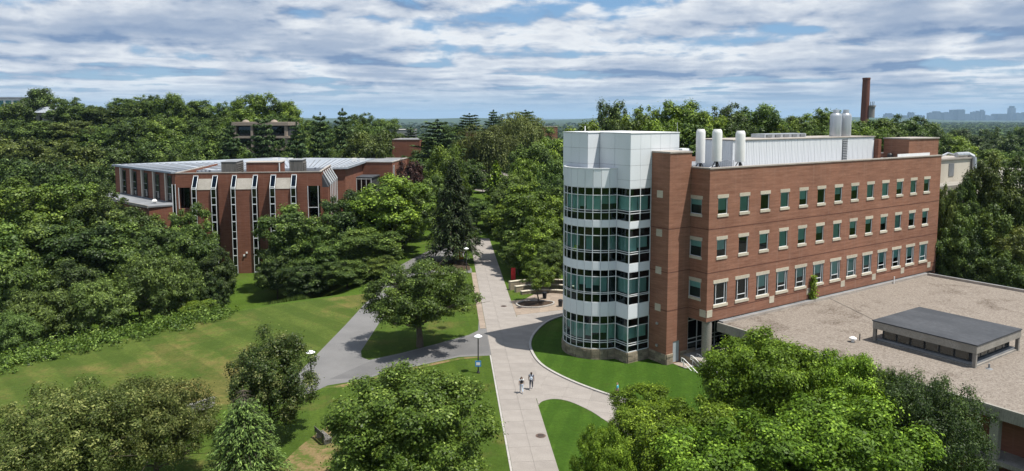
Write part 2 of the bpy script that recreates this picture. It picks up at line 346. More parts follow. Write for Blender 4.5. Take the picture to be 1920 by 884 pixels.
# ------------------------------------------------------------------ terrain
CREST = [(-140, -40), (-75, 40), (-53.5, 72.1), (-50.0, 77.2), (-45.2, 82.7), (-41.4, 88.4), (-37.8, 92.9), (-32.8, 97.2), (-27.0, 100.8), (-22.6, 103.6), (-21.8, 112), (-21.6, 123), (-21, 135), (-26, 160), (-26, 400)]
def sst(x, a, b):
    t = min(1.0, max(0.0, (x - a) / (b - a))); return t * t * (3 - 2 * t)
def crest_side(x, y):
    """distance beyond the crest line (positive on the low, left side)"""
    best = 1e9; sgn = 1
    for (x0, y0), (x1, y1) in zip(CREST, CREST[1:]):
        dx, dy = x1 - x0, y1 - y0; L2 = dx * dx + dy * dy
        t = min(1, max(0, ((x - x0) * dx + (y - y0) * dy) / L2)); qx, qy = x0 + t * dx, y0 + t * dy
        d = (x - qx) ** 2 + (y - qy) ** 2
        if d < best: best = d; sgn = 1 if dx * (y - y0) - dy * (x - x0) > 0 else -1
    return sgn * math.sqrt(best)
def ground_z(x, y):
    z = 0.0
    d = crest_side(x, y) if -160 < x < 0 and y < 420 else -1
    if d > 0: z -= 4.0 * sst(d, 0.0, 13.0)
    rx, ry = x - LAB0.x, y - LAB0.y; u = rx * LT.x + ry * LT.y; v = rx * LN.x + ry * LN.y
    z -= 2.4 * sst(u, 1.8, 4.2) * sst(-v, 2.2, 6.2) * (1 - sst(u, 60, 75))
    h = 19.0 * math.exp(-(((x + 170) / 120) ** 2 + ((y - 340) / 90) ** 2))
    h += 4.0 * math.exp(-(((x + 60) / 70) ** 2 + ((y - 300) / 75) ** 2))
    h += 4.0 * math.exp(-(((x - 60) / 75) ** 2 + ((y - 185) / 45) ** 2))
    h += 4.0 * math.exp(-(((x - 0) / 90) ** 2 + ((y - 270) / 50) ** 2))
    z += h * sst(y, 153, 205) + 12.0 * sst(x, 8, 34) * math.exp(-(((x - 62) / 70) ** 2)) * sst(y, 122, 150) * (1 - sst(y, 210, 300))
    r = math.hypot(x, y)
    z -= 28.0 * sst(r, 330, 760)
    return z
gx = [-40000, -20000, -9000, -4500, -2400, -1400, -900, -600, -420, -300] + list(range(-230, 231, 4)) + [300, 420, 600, 900, 1400, 2400, 4500, 9000, 20000, 40000]
gx = sorted(set(gx + [x + 2 for x in range(-66, 66, 4)]))
gy = [-3000, -900, -300, -120, -60, -20] + list(range(0, 150, 2)) + list(range(150, 430, 5)) + [450, 490, 540, 600, 680, 780, 900, 1100, 1400, 1900, 2800, 4500, 7500, 12000, 20000, 40000]
vs = [(x, y, ground_z(x, y)) for y in gy for x in gx]; nx = len(gx)
fs = [(j * nx + i, j * nx + i + 1, (j + 1) * nx + i + 1, (j + 1) * nx + i) for j in range(len(gy) - 1) for i in range(nx - 1)]
me = bpy.data.meshes.new('ground'); me.from_pydata(vs, [], fs)
me.polygons.foreach_set('use_smooth', [True] * len(me.polygons))
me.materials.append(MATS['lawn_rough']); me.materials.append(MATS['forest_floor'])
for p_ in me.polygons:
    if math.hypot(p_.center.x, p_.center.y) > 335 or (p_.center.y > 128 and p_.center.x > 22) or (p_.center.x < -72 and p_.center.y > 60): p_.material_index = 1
g = link('ground', me); tag(g, 'rough green ground running out to the horizon', None, None, 'structure')

def sheet(name, pts, mat, z, label, follow=False):
    """flat ground sheet from an outline; follow = drape over the terrain"""
    bm = bmesh.new(); vv = [bm.verts.new((p[0], p[1], z)) for p in pts]; f = bm.faces.new(vv)
    if f.normal.z < 0: f.normal_flip()
    if follow:
        xs = [p[0] for p in pts]; ys = [p[1] for p in pts]
        for k in range(int(min(xs)) // 2 * 2, int(max(xs)) + 2, 2):
            bmesh.ops.bisect_plane(bm, geom=bm.verts[:] + bm.edges[:] + bm.faces[:], plane_co=(k, 0, 0), plane_no=(1, 0, 0))
        for k in range(int(min(ys)) // 2 * 2, int(max(ys)) + 2, 2):
            bmesh.ops.bisect_plane(bm, geom=bm.verts[:] + bm.edges[:] + bm.faces[:], plane_co=(0, k, 0), plane_no=(0, 1, 0))
        for q in bm.verts: q.co.z = z + ground_z(q.co.x, q.co.y)
    bmesh.ops.triangulate(bm, faces=bm.faces[:])
    me = bpy.data.meshes.new(name); bm.to_mesh(me); bm.free()
    o = link(name, me, mat); tag(o, label, None, None, 'structure'); return o
def smooth_line(pts, sub=5):
    """Catmull-Rom through the points"""
    out = []
    P = [pts[0]] + list(pts) + [pts[-1]]
    for i in range(1, len(P) - 2):
        p0, p1, p2, p3 = (Vector(q[:2]) for q in P[i - 1:i + 3])
        for k in range(sub):
            t = k / sub
            out.append(tuple(0.5 * ((2 * p1) + (p2 - p0) * t + (2 * p0 - 5 * p1 + 4 * p2 - p3) * t * t + (3 * p1 - p0 - 3 * p2 + p3) * t ** 3)))
    return out + [tuple(pts[-1][:2])]
def strip(name, line, wd, z0, z1, mat, label=None, parent=None, side=1, pieces=None):
    """kerb: a band along a line; pieces = length of each stone, every stone an object of its own"""
    L = [Vector(p) for p in line]; acc = [0.0]
    for a, b in zip(L, L[1:]): acc.append(acc[-1] + (b - a).length)
    def at(s):
        for k in range(len(L) - 1):
            if s <= acc[k + 1] or k == len(L) - 2:
                t = (s - acc[k]) / max(1e-6, acc[k + 1] - acc[k]); p = L[k].lerp(L[k + 1], t); d = (L[k + 1] - L[k]).normalized(); return p, Vector((-d.y, d.x)) * side
    root = thing(name, label, None) if parent is None else parent
    if parent is None: root['kind'] = 'structure'; del root['label']; root['label'] = label
    n = max(1, int(acc[-1] / pieces)); st = acc[-1] / n
    for i in range(n):
        mb = MB(); q = []
        ss = [i * st + 0.012 + (st - 0.024) * k / 2 for k in range(3)]
        inner = []; outer = []
        for s in ss:
            p, nn = at(s); inner.append(p); outer.append(p + nn * wd)
        mb.prism(inner + outer[::-1] if side < 0 else inner[::-1] + outer, z0, z1)
        mb.build('kerb_stone', mat, root)
    return root

# edges of the main concrete path
def path_l(y): return 4.60 - 0.0905 * y
def path_r(y): return path_l(y) + (3.42 if y < 64 else 4.25)
# lawns
crest_in = [(-53.5, 72.1), (-50.0, 77.2), (-45.2, 82.7), (-41.4, 88.4), (-37.8, 92.9), (-32.8, 97.2), (-27.0, 100.8), (-22.0, 103.2)]
sheet('field_lawn', smooth_line([(-110, 0), (-75, 40)] + crest_in, 3) + [(-20.2, 103.0), (-20.9, 87.5), (-21.4, 75.3), (-21.7, 68.5), (-24, 62), (-28.3, 60.6), (-30, 55), (-34, 40), (-40, 0)], 'lawn_field', 0.004, 'mown field of olive and straw coloured grass at left')
sheet('centre_lawn', [(-34, 25), (path_l(25) - 0.01, 25), (path_l(50), 50), (path_l(75.9), 75.9), (-4.6, 75.5), (-5.8, 75.4), (-10.1, 72.5), (-13.1, 70.2), (-15.1, 68.5), (-18.0, 67.1), (-19.1, 65.1), (-21.7, 63.2), (-24, 61.5), (-28, 58), (-31, 45)], 'lawn_worn', 0.006, 'green lawn left of the concrete path with the bench')
isl = [(3.95, 43), (3.45, 50.3), (2.75, 58.5), (2.53, 60.7), (2.42, 62.2), (2.85, 63.3), (4.0, 63.8), (5.4, 63.1), (7.1, 60.9), (8.2, 58.6), (9.6, 55.5), (11.5, 50.5), (13, 43)]
sheet('oval_lawn', smooth_line(isl, 5), 'lawn_green', 0.006, 'rounded grass tongue where the branch path leaves the main path')
curb_line = smooth_line([(7.6, 92.6), (6.6, 91.6), (4.4, 88.9), (2.7, 84.4), (1.95, 80.1), (2.2, 76.3), (2.95, 73.0), (4.3, 70.3), (6.3, 67.5), (8.6, 65.0), (10.2, 63.6), (13.2, 61.0), (17, 57.5)], 5)
sheet('tower_lawn', curb_line + [(19.5, 60), (20.6, 66), (19.3, 69.8), (17.6, 73.0), (16.4, 75.2), (13.0, 78.5), (10.5, 84), (9.4, 92)], 'lawn_green', 0.006, 'dark green mown lawn around the glass tower foot')
isl2 = [(-16.9, 77.4), (-16.4, 75.4), (-15.4, 74.5), (-12.4, 76.7), (-8.6, 80.1), (-5.2, 83.4), (-4.15, 85.2), (-4.3, 89.9), (-6.3, 112.0), (-6.8, 117.8), (-10, 117.5), (-14.1, 115.4), (-15.8, 108), (-16.9, 98), (-16.9, 85)]
sheet('tree_lawn', isl2, 'lawn_worn', 0.012, 'triangular lawn under the lone spreading tree')
sheet('path_side_lawn', [(path_r(99.5) + 0.1, 99.5), (1.6, 100.3), (3.2, 103.6), (9, 106), (16, 112), (14, 150), (path_r(150) + 0.1, 150)], 'lawn_rough', 0.006, 'shaded lawn right of the path beyond the pavers')
# asphalt
sheet('asphalt_path', [(-24, 60.5), (-21.7, 63.2), (-19.1, 65.2), (-18.0, 67.2), (-15.1, 68.6), (-13.1, 70.3), (-10.1, 72.6), (-5.8, 75.5), (-2.3, 76.0), (path_l(77), 77), (path_l(86), 86), (path_l(86) - 0.1, 86.5), (-6, 110), (-7, 121), (-9, 129), (-9.5, 150), (-14, 150), (-16.0, 139), (-18.2, 131), (-20.0, 123.0), (-20.5, 103.0), (-21.0, 87.5), (-21.6, 75.3), (-21.9, 69.8), (-22.6, 65)], 'asphalt', 0.008, 'grey asphalt path forking around the lone tree')
sheet('asphalt_patch', [(-15.3, 69.2), (-12.9, 70.9), (-9.9, 73.2), (-5.7, 76.1), (path_l(77) - 0.1, 76.8), (path_l(84) - 0.1, 84.1), (-8.3, 80.0), (-12.2, 76.3), (-15.3, 74.0), (-18.3, 68.8)], 'asphalt_dark', 0.013, 'darker asphalt link between the fork and the concrete path')
sheet('sandy_verge', smooth_line([(-18.3, 66.6), (-15.1, 68.3), (-10.1, 72.3), (-5.8, 75.1), (-3.0, 75.5)], 4) + [(-5.7, 74.7), (-10.0, 71.7), (-13.6, 68.8), (-15.4, 67.2), (-16.6, 66.6)], 'worn_ground', 0.016, 'worn strip of bare sandy soil along the asphalt edge')
sheet('bare_patch', smooth_line([(-17.5, 50.5), (-16.9, 54), (-16.0, 57), (-14.6, 60.5), (-13.3, 63.0), (-12.4, 61), (-12.9, 57), (-13.0, 53), (-12.8, 49), (-15, 46), (-17.5, 50.5)], 4), 'worn_ground', 0.012, 'bare straw coloured ground around the bench')
sheet('tree_bed', smooth_line([(-14.5, 126), (-11, 128.5), (-8.4, 127), (-7.2, 121), (-8, 119.2), (-12, 119), (-14.8, 121.5), (-14.5, 126)], 4), 'mulch', 0.02, 'dark mulch bed under the tall spruce')
sheet('far_plaza', [(-22, 232), (-8, 215), (-4, 222), (4, 240), (-6, 262), (-22, 258)], 'slab', 0.03, 'pale paved plaza far behind the spruce', True)
# concrete: one bed with separate slabs on it
junction = [(path_r(64) - 0.80, 64.2), (2.395, 62.4)] + smooth_line(isl, 5)[21:44] + [(10.6, 54.5), (14.6, 54.5), (17, 57.5)] + curb_line[::-1][1:] + [(8.6, 95.2), (3.6, 93.2), (0.7, 92.0), (path_r(91), 91)]
bed_main = [(path_l(30), 30), (path_r(30), 30), (path_r(63.9), 63.9), (path_r(64.1), 64.1), (path_r(152), 152), (path_l(152), 152)]
root_path = struct('concrete_path', MB().poly([(x, y, 0.010) for x, y in bed_main]), 'slab_joint', 'straight concrete slab path running up the middle')
root_junc = struct('branch_path', MB().poly([(x, y, 0.014) for x, y in junction]), 'slab_joint', 'concrete branch path curving right around the tower lawn')
def cut_slabs(outline, cuts, z0, z1, mat, parent, name, gap=0.012, min_area=0.05):
    bm = bmesh.new(); f = bm.faces.new([bm.verts.new((p[0], p[1], 0)) for p in outline])
    for co, no in cuts: bmesh.ops.bisect_plane(bm, geom=bm.verts[:] + bm.edges[:] + bm.faces[:], plane_co=co, plane_no=no)
    for f in bm.faces:
        if f.calc_area() < min_area: continue
        pts = [v.co.xy for v in f.verts]; f.normal_update()
        if f.normal.z < 0: pts = pts[::-1]
        n = len(pts); ins = []
        for i in range(n):
            a, b, c = pts[i - 1], pts[i], pts[(i + 1) % n]; d1 = (b - a).normalized(); d2 = (c - b).normalized()
            bis = Vector((-d1.y, d1.x)) + Vector((-d2.y, d2.x)); bl = bis.length
            ins.append(b + (bis / bl * gap if bl > 0.1 else Vector((0, 0))))
        c0 = sum(ins, Vector((0, 0))) / n
        MB().prism([tuple(p - c0) for p in ins], z0, z1).build(name, mat, parent, (c0.x, c0.y, 0))
    bm.free()
cuts = []
y = 30.0
while y < 152: cuts.append(((path_l(y), y, 0), (-0.0905, 1, 0))); y += 2.4 if y < 100 else 4.8
cuts.append(((path_l(60) + 1.72, 60, 0), (1, 0.0905, 0)))
cut_slabs(bed_main[:2] + [(path_r(63.9), 63.9), (path_r(63.9) + 0.83, 64.1)] + bed_main[4:], cuts, 0.011, 0.034, 'slab', root_path, 'slab')
cuts = [((0, 54.0 + 2.4 * k, 0), (0.35, 1, 0)) for k in range(0, 22)] + [((3.6 + 2.6 * k, 70, 0), (1, -0.25, 0)) for k in range(0, 6)]
cut_slabs(junction, cuts, 0.015, 0.031, 'slab', root_junc, 'slab')
pav = [(path_r(91.6) + 0.02, 91.6), (0.75, 92.05), (3.6, 93.25), (8.6, 95.25), (9.5, 103.5), (6, 104.0), (3.3, 103.2), (1.7, 100.1), (path_r(99.4) + 0.02, 99.4)]
root_pav = struct('paver_court', MB().poly([(x, y, 0.011) for x, y in pav]), 'slab_joint', 'tan paved court beside the planter at the tower')
cut_slabs(pav, [((0, 90 + 1.2 * k, 0), (0.1, 1, 0)) for k in range(14)] + [((-1 + 1.2 * k, 95, 0), (1, -0.1, 0)) for k in range(10)], 0.012, 0.032, 'paver_tan', root_pav, 'paver', 0.01)
# kerbs: tower lawn, left edge of the path, brick edging strip, planter
strip('lawn_kerb', curb_line, 0.26, 0.0, 0.15, 'kerb', 'curved pale granite kerb around the tower lawn', side=1, pieces=2.2)
strip('path_kerb', [(path_l(40) - 0.02, 40), (path_l(76.0) - 0.02, 76.0)], 0.16, 0.0, 0.05, 'kerb', 'thin pale kerb along the left path edge', side=1, pieces=2.4)
strip('edging_strip', [(path_l(86) - 0.03, 86), (path_l(118) - 0.03, 118)], 0.75, 0.0, 0.036, 'paver_tan', 'tan paver edging beside the lone tree lawn', side=1, pieces=1.2)
# ------------------------------------------------------------------ laboratory building (right): brick block, pier, glass and white-panel tower
def wall_holes(mb, a0, a1, z0, z1, holes, fn, depth, dn):
    """wall face with rectangular openings and their reveals; fn(a, z, d) -> xyz, d = depth into the wall"""
    As = sorted({a0, a1, *[h[0] for h in holes], *[h[1] for h in holes]}); Zs = sorted({z0, z1, *[h[2] for h in holes], *[h[3] for h in holes]})
    for i in range(len(As) - 1):
        for j in range(len(Zs) - 1):
            ca, cz = (As[i] + As[i + 1]) / 2, (Zs[j] + Zs[j + 1]) / 2
            if any(h[0] < ca < h[1] and h[2] < cz < h[3] for h in holes): continue
            q = [fn(As[i], Zs[j], 0), fn(As[i + 1], Zs[j], 0), fn(As[i + 1], Zs[j + 1], 0), fn(As[i], Zs[j + 1], 0)]
            mb.poly(q if dn > 0 else q[::-1])
    for (b0, b1, y0, y1) in holes:
        for (p, q) in (((b0, y0), (b1, y0)), ((b1, y0), (b1, y1)), ((b1, y1), (b0, y1)), ((b0, y1), (b0, y0))):
            k = [fn(*p, 0), fn(*q, 0), fn(*q, depth), fn(*p, depth)]
            mb.poly(k[::-1] if dn > 0 else k)
LABB = thing('laboratory_building', 'long four-storey brick building with a round glass and white panel tower', 'building', (LAB0.x, LAB0.y, 0), LAB_RZ)
U1, U2, VF, VB, ZT, ZS = 3.2, 50.4, -2.5, 15.0, 20.75, 4.70
rng = random.Random(5)
WU = [5.30 + 3.46 * i for i in range(13)]
rows = [(15.95, 17.68, 1.50), (11.45, 13.28, 1.50), (6.35, 8.68, 2.10)]
holes = [(u - w / 2, u + w / 2, z0, z1) for (z0, z1, w) in rows for u in WU]
mb = MB(); wall_holes(mb, U1, U2, ZS, ZT, holes, lambda a, z, d: (a, VF + d, z), 0.28, 1); front = mb.build('front_wall', 'brick_red', LABB)
side_h = [(-1.50, 0.10, 15.95, 17.55), (-1.58, 0.05, 11.45, 13.18), (-1.60, 0.05, 7.05, 8.80)]
mb = MB(); wall_holes(mb, VF, 2.6, ZS, ZT, side_h, lambda a, z, d: (U1 + d, a, z), 0.28, -1); mb.build('end_wall', 'brick_red', LABB)
MB().box(U1 + 0.0, U1 + 0.3, 2.6, VB, 0, ZT).box(U1 + 0.3, U2, VB - 0.3, VB, 0, ZT).build('rear_wall', 'brick_red', LABB)
MB().box(U2 - 0.3, U2, VF + 0.001, VB - 0.3, -1, ZT).build('end_wall', 'brick_red', LABB)
MB().box(U1 + 0.3, U2 - 0.3, VF + 0.3, VB - 0.3, ZT - 0.75, ZT - 0.6).build('roof', 'roof_grey', LABB)
MB().box(U1 + 0.02, U2 - 0.02, VF + 0.02, 0.4, ZS - 0.06, ZS + 0.02).build('soffit', 'concrete_stained', LABB)
# storeys inside: floors and a back wall, dim rooms behind the glass
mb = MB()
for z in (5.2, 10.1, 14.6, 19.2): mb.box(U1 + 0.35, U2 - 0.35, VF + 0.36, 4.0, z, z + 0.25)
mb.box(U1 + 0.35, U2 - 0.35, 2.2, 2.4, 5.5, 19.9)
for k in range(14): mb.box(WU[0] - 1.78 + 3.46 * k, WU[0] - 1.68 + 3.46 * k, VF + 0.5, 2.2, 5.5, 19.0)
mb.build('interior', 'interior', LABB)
def make_frames(w, h, low):
    """window frame mesh centred at the opening's lower edge; local y into the wall"""
    t = 0.07; fr = MB().box(-w / 2, -w / 2 + t, 0.06, 0.16, 0, h).box(w / 2 - t, w / 2, 0.06, 0.16, 0, h).box(-w / 2 + t, w / 2 - t, 0.06, 0.16, 0, t).box(-w / 2 + t, w / 2 - t, 0.06, 0.16, h - t, h)
    cells = []
    if low:
        a, zt = w / 2 - 0.38, 0.62
        fr.box(-a - 0.03, -a + 0.03, 0.065, 0.155, t, h - t).box(a - 0.03, a + 0.03, 0.065, 0.155, t, h - t).box(-a + 0.03, a - 0.03, 0.065, 0.155, zt - 0.035, zt + 0.035)
        cells = [(-w / 2 + t, -a - 0.03, t, h - t), (a + 0.03, w / 2 - t, t, h - t), (-a + 0.03, a - 0.03, t, zt - 0.035), (-a + 0.03, a - 0.03, zt + 0.035, h - t)]
    else: cells = [(-w / 2 + t, w / 2 - t, t, h - t)]
    return fr.mesh('window'), [MB().poly([(c[0], 0.11, c[2]), (c[1], 0.11, c[2]), (c[1], 0.11, c[3]), (c[0], 0.11, c[3])]).mesh('pane') for c in cells]
def window_set(w, h, low):
    fm, pm = make_frames(w, h, low)
    lin = MB().box(-w / 2 - 0.12, w / 2 + 0.12, -0.03, 0.1, h - 0.005, h + 0.36).mesh('lintel')
    sil = MB().box(-w / 2 - 0.10, w / 2 + 0.10, -0.07, 0.12, -0.26, 0.02).mesh('sill')
    bl = MB().box(-w / 2 + 0.05, w / 2 - 0.05, 0.22, 0.235, 0, 1).mesh('blind')
    return fm, pm, lin, sil, bl
sets = [window_set(r[2], r[1] - r[0], r[2] > 2) for r in rows]
def place_window(ws, h, loc, rz, drop):
    fm, pm, lin, sil, bl = ws
    o = link('window', fm, 'frame_white', LABB, loc, (0, 0, rz))
    for q in pm: link('pane', q, 'glass_teal', o)
    link('lintel', lin, 'limestone', o); link('sill', sil, 'limestone', o)
    if drop > 0.05:
        b = link('blind', bl, 'blind', o); b.location.z = h * (1 - drop); b.scale.z = h * drop
for ri, (z0, z1, w) in enumerate(rows):
    for i, u in enumerate(WU):
        place_window(sets[ri], z1 - z0, (u, VF, z0), 0, rng.choice([0, 0.35, 0.5, 0.6, 0.75, 0.9, 1.0, 1.0]))
for (a0, a1, z0, z1) in side_h:
    ws = window_set(a1 - a0, z1 - z0, False); place_window(ws, z1 - z0, (U1, (a0 + a1) / 2, z0), R_(-90), 0.4)
for (z, mt) in ((14.45, 'brick_band'), (9.85, 'brick_band'), (5.75, 'brick_band')):
    MB().box(U1 - 0.004, U2, VF - 0.012, VF + 0.002, z, z + 0.09).build('brick_course', mt, LABB)
    MB().box(U1 - 0.012, U1 + 0.002, VF, -0.004, z, z + 0.09).build('brick_course', mt, LABB)
tile_m = MB().box(-0.42, 0.42, -0.025, 0.05, -0.38, 0.38).mesh('accent_tile')
for i in range(0, 13, 2): link('accent_tile', tile_m, 'limestone', LABB, (WU[i] + 1.73, VF, 5.62) if i else (3.66, VF, 5.55))
link('accent_tile', tile_m, 'limestone', LABB, (U1, VF + 0.5, 5.55), (0, 0, R_(-90)))
# coping of the main block
MB().box(U1 - 0.08, U2 + 0.08, VF - 0.08, VF + 0.38, ZT, ZT + 0.14).box(U1 - 0.08, U1 + 0.38, VF + 0.38, -0.03, ZT, ZT + 0.14).box(U2 - 0.38, U2 + 0.08, VF + 0.38, VB, ZT, ZT + 0.14).build('coping', 'coping', LABB)
# pier
pier = MB(); wall_holes(pier, 0, U1, 0.0, 22.35, [(0.98, 1.98, 0.05, 2.35)], lambda a, z, d: (a, d, z), 0.2, 1)
pier.poly([(0, 2.6, 0), (0, 0, 0), (0, 0, 22.35), (0, 2.6, 22.35)]).poly([(U1, 0, ZT), (U1, 2.6, ZT), (U1, 2.6, 22.35), (U1, 0, 22.35)]).poly([(U1, 2.6, 18), (0, 2.6, 18), (0, 2.6, 22.35), (U1, 2.6, 22.35)])
pier.poly([(0, 0, 22.35), (U1, 0, 22.35), (U1, 2.6, 22.35), (0, 2.6, 22.35)])
pier.build('pier', 'brick_red', LABB)
MB().box(-0.07, U1 + 0.07, -0.07, 2.6, 22.36, 22.52).build('coping', 'coping', LABB)
for z in (18.05, 13.95, 9.95, 5.95): link('accent_tile', tile_m, 'limestone', LABB, (0, 1.35, z), (0, 0, R_(-90)))
for z in (14.45, 9.85, 5.75): MB().box(-0.012, U1 - 0.02, -0.012, 0.002, z, z + 0.09).box(-0.012, 0.002, 0.003, 2.6, z, z + 0.09).build('brick_course', 'brick_band', LABB)
d = MB().box(1.0, 1.96, 0.06, 0.12, 0.06, 2.33).build('door', 'door_grey', LABB)
MB().box(1.80, 1.90, 0.0, 0.059, 1.0, 1.12).build('handle', 'galvanised', d)
MB().box(0.98, 1.98, 0.13, 0.2, 0.05, 2.35).build('door_backing', 'core_dark', LABB)
# wall lamps on the pier side and door lamp
for z in (4.1, 1.7): MB().box(-0.16, -0.003, 1.2, 1.45, z, z + 0.22).build('wall_lamp', 'galvanised', LABB)
# tower plan line (clockwise seen from outside): pier -> prow -> joint -> arc -> rear
TC, TR = (-2.66, 8.3), 3.72
arc = [(TC[0] + TR * math.cos(R_(-96.4 - 13.6 * k)), TC[1] + TR * math.sin(R_(-96.4 - 13.6 * k))) for k in range(13)]
plan = [(-0.02, 2.62), (-1.55, 2.62), (-3.07, 2.62), (-3.07, 4.6)] + arc[1:]
def off(pts, d):
    """plan line moved inwards by d"""
    out = []
    for i, p in enumerate(pts):
        a = Vector(pts[max(0, i - 1)]); b = Vector(pts[min(len(pts) - 1, i + 1)]); c = Vector(p)
        d1 = (c - a).normalized() if i else (b - c).normalized(); d2 = (b - c).normalized() if i < len(pts) - 1 else d1
        n1 = Vector((d1.y, -d1.x)); n2 = Vector((d2.y, -d2.x)); nb = (n1 + n2); nb = nb / nb.length_squared * 2
        out.append(tuple(c + nb * d))
    return out
def slabseg(a, b, ai, bi, z0, z1): return MB().prism([a, b, bi, ai], z0, z1)
inn = off(plan, 0.08); deep = off(plan, 0.30); room = off(plan, 1.6)
closed = lambda ln: [tuple(p) for p in ln] + [(1.5, 11.5), (3.1, 10.5), (3.1, 2.75)]
BANDS = [(15.16, 18.67, 16.0, 17.85, 16.26), (10.69, 14.45, 11.70, 13.53, 11.92), (6.27, 9.82, 7.19, 9.08, 7.36), (1.17, 4.79, 1.87, 3.90, 2.10)]
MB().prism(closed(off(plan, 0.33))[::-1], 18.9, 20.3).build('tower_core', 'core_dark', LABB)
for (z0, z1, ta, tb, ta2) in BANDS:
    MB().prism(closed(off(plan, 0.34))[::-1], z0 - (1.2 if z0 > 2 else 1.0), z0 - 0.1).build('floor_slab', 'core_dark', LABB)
    fr = MB()
    for i in range(len(plan)):
        p, q = Vector(plan[i]), Vector(inn[i]); nrm = (p - q).normalized(); tg = Vector((-nrm.y, nrm.x)) * (0.035 if i != 2 else 0.06)
        c = [p + tg, p - tg, p - tg - nrm * 0.12, p + tg - nrm * 0.12]
        fr.prism([tuple(x) for x in c], z0, z1)
    o1, i1 = off(plan, 0.012), off(plan, 0.10)
    for i in range(len(plan) - 1):
        for (a, b) in ((z0 - 0.03, z0 + 0.05), (ta - 0.03, ta + 0.03), (ta2 - 0.03, ta2 + 0.03), (tb - 0.035, tb + 0.035), (z1 - 0.05, z1 + 0.03)):
            fr.prism([o1[i], o1[i + 1], i1[i + 1], i1[i]][::-1], a, b)
    fo = fr.build('glazing_frame', 'frame_white', LABB)
    g1 = off(plan, 0.055); bl = off(plan, 0.45)
    for i in range(len(plan) - 1):
        a, b = g1[i], g1[i + 1]
        for (s, e, mt) in ((z0 + 0.05, ta - 0.03, 'glass_dark'), (ta2 + 0.03, tb - 0.035, 'glass_teal'), (tb + 0.035, z1 - 0.05, 'glass_dark')):
            MB().poly([(*b, s), (*a, s), (*a, e), (*b, e)]).build('pane', mt, fo)
        if rng.random() < 0.88:
            dz = rng.choice([1, 1, 1, 0.8, 0.6]); a, b = Vector(bl[i]), Vector(bl[i + 1]); m_ = (b - a) * 0.03
            a, b = a + m_, b - m_; top = tb - 0.03; low_ = top - (top - ta2 - 0.02) * dz; k = Vector((b - a).yx); k = Vector((k.x, -k.y)).normalized() * 0.01
            MB().prism([tuple(a), tuple(b), tuple(b + k), tuple(a + k)], low_, top).build('blind', 'blind', fo)
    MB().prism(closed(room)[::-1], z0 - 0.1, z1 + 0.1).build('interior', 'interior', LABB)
# white panels: spandrels, curved parapet, penthouse
def panel_run(pts, z0, z1, gap=0.012, thick=0.06, top_slope=0):
    ii = off(pts, thick)
    for i in range(len(pts) - 1):
        a, b, ai, bi = (Vector(x) for x in (pts[i], pts[i + 1], ii[i], ii[i + 1])); e = (b - a).normalized() * gap
        MB().prism([tuple(a + e), tuple(b - e), tuple(bi - e), tuple(ai + e)][::-1], z0 + gap, z1 - gap).build('white_panel', 'white_panel', LABB)
for (z0, z1) in ((14.45, 15.16), (9.82, 10.69), (4.79, 6.27)): panel_run(plan, z0 + 0.02, z1 - 0.02)
for (z0, z1) in ((14.45, 15.16), (9.82, 10.69), (4.79, 6.27), (18.67, 20.55)):
    oo = off(plan, 0.065); ii = off(plan, 0.2); mb = MB()
    for i in range(len(plan) - 1): mb.prism([oo[i], oo[i + 1], ii[i + 1], ii[i]][::-1], z0 + 0.04, z1 - 0.04)
    mb.build('panel_backing', 'flashing', LABB)
panel_run(plan[3:], 18.70, 20.62)
oo = off(plan, -0.03); ii = off(plan, 0.22); mb = MB()
for i in range(3, len(plan) - 1): mb.prism([oo[i], oo[i + 1], ii[i + 1], ii[i]][::-1], 20.62, 20.72)
mb.build('coping', 'white_metal', LABB)
MB().prism([tuple(p) for p in off(plan, 0.24)[3:]] + [(-2.6, 11.9), (-2.6, 4.7)], 20.25, 20.34).build('tower_roof', 'roof_grey', LABB)
def lerp_pts(a, b, n): return [tuple(Vector(a).lerp(Vector(b), k / n)) for k in range(n + 1)]
pent_runs = [lerp_pts((4.05, 2.62), (-3.07, 2.62), 5), lerp_pts((-3.07, 2.62), (-3.07, 7.5), 2), lerp_pts((-3.07, 7.5), (-4.72, 7.5), 1), lerp_pts((-4.72, 7.5), (-4.72, 11.85), 3), lerp_pts((-4.72, 11.85), (4.05, 11.85), 5), lerp_pts((4.05, 11.85), (4.05, 2.62), 5)]
PZ = [18.70, 19.52, 21.05, 22.75, 24.38]
for k, run in enumerate(pent_runs):
    for j in range(4):
        if j == 0 and k not in (0, 1): continue
        panel_run(run, PZ[j], PZ[j + 1])
MB().prism([(3.96, 2.71), (3.96, 11.76), (-4.63, 11.76), (-4.63, 7.59), (-2.98, 7.59), (-2.98, 2.71)], 18.72, 24.30).build('penthouse_core', 'flashing', LABB)
MB().prism([(4.09, 2.57), (4.09, 11.9), (-4.77, 11.9), (-4.77, 7.45), (-3.12, 7.45), (-3.12, 2.57)], 24.38, 24.47).build('coping', 'white_metal', LABB)
MB().tube((3.9, 2.8, 24.45), (3.9, 2.8, 25.5), 0.025).build('lightning_rod', 'galvanised', LABB)
MB().tube((-3.5, 9.5, 24.45), (-3.5, 9.5, 25.1), 0.05).build('vent_pipe', 'white_paint', LABB)
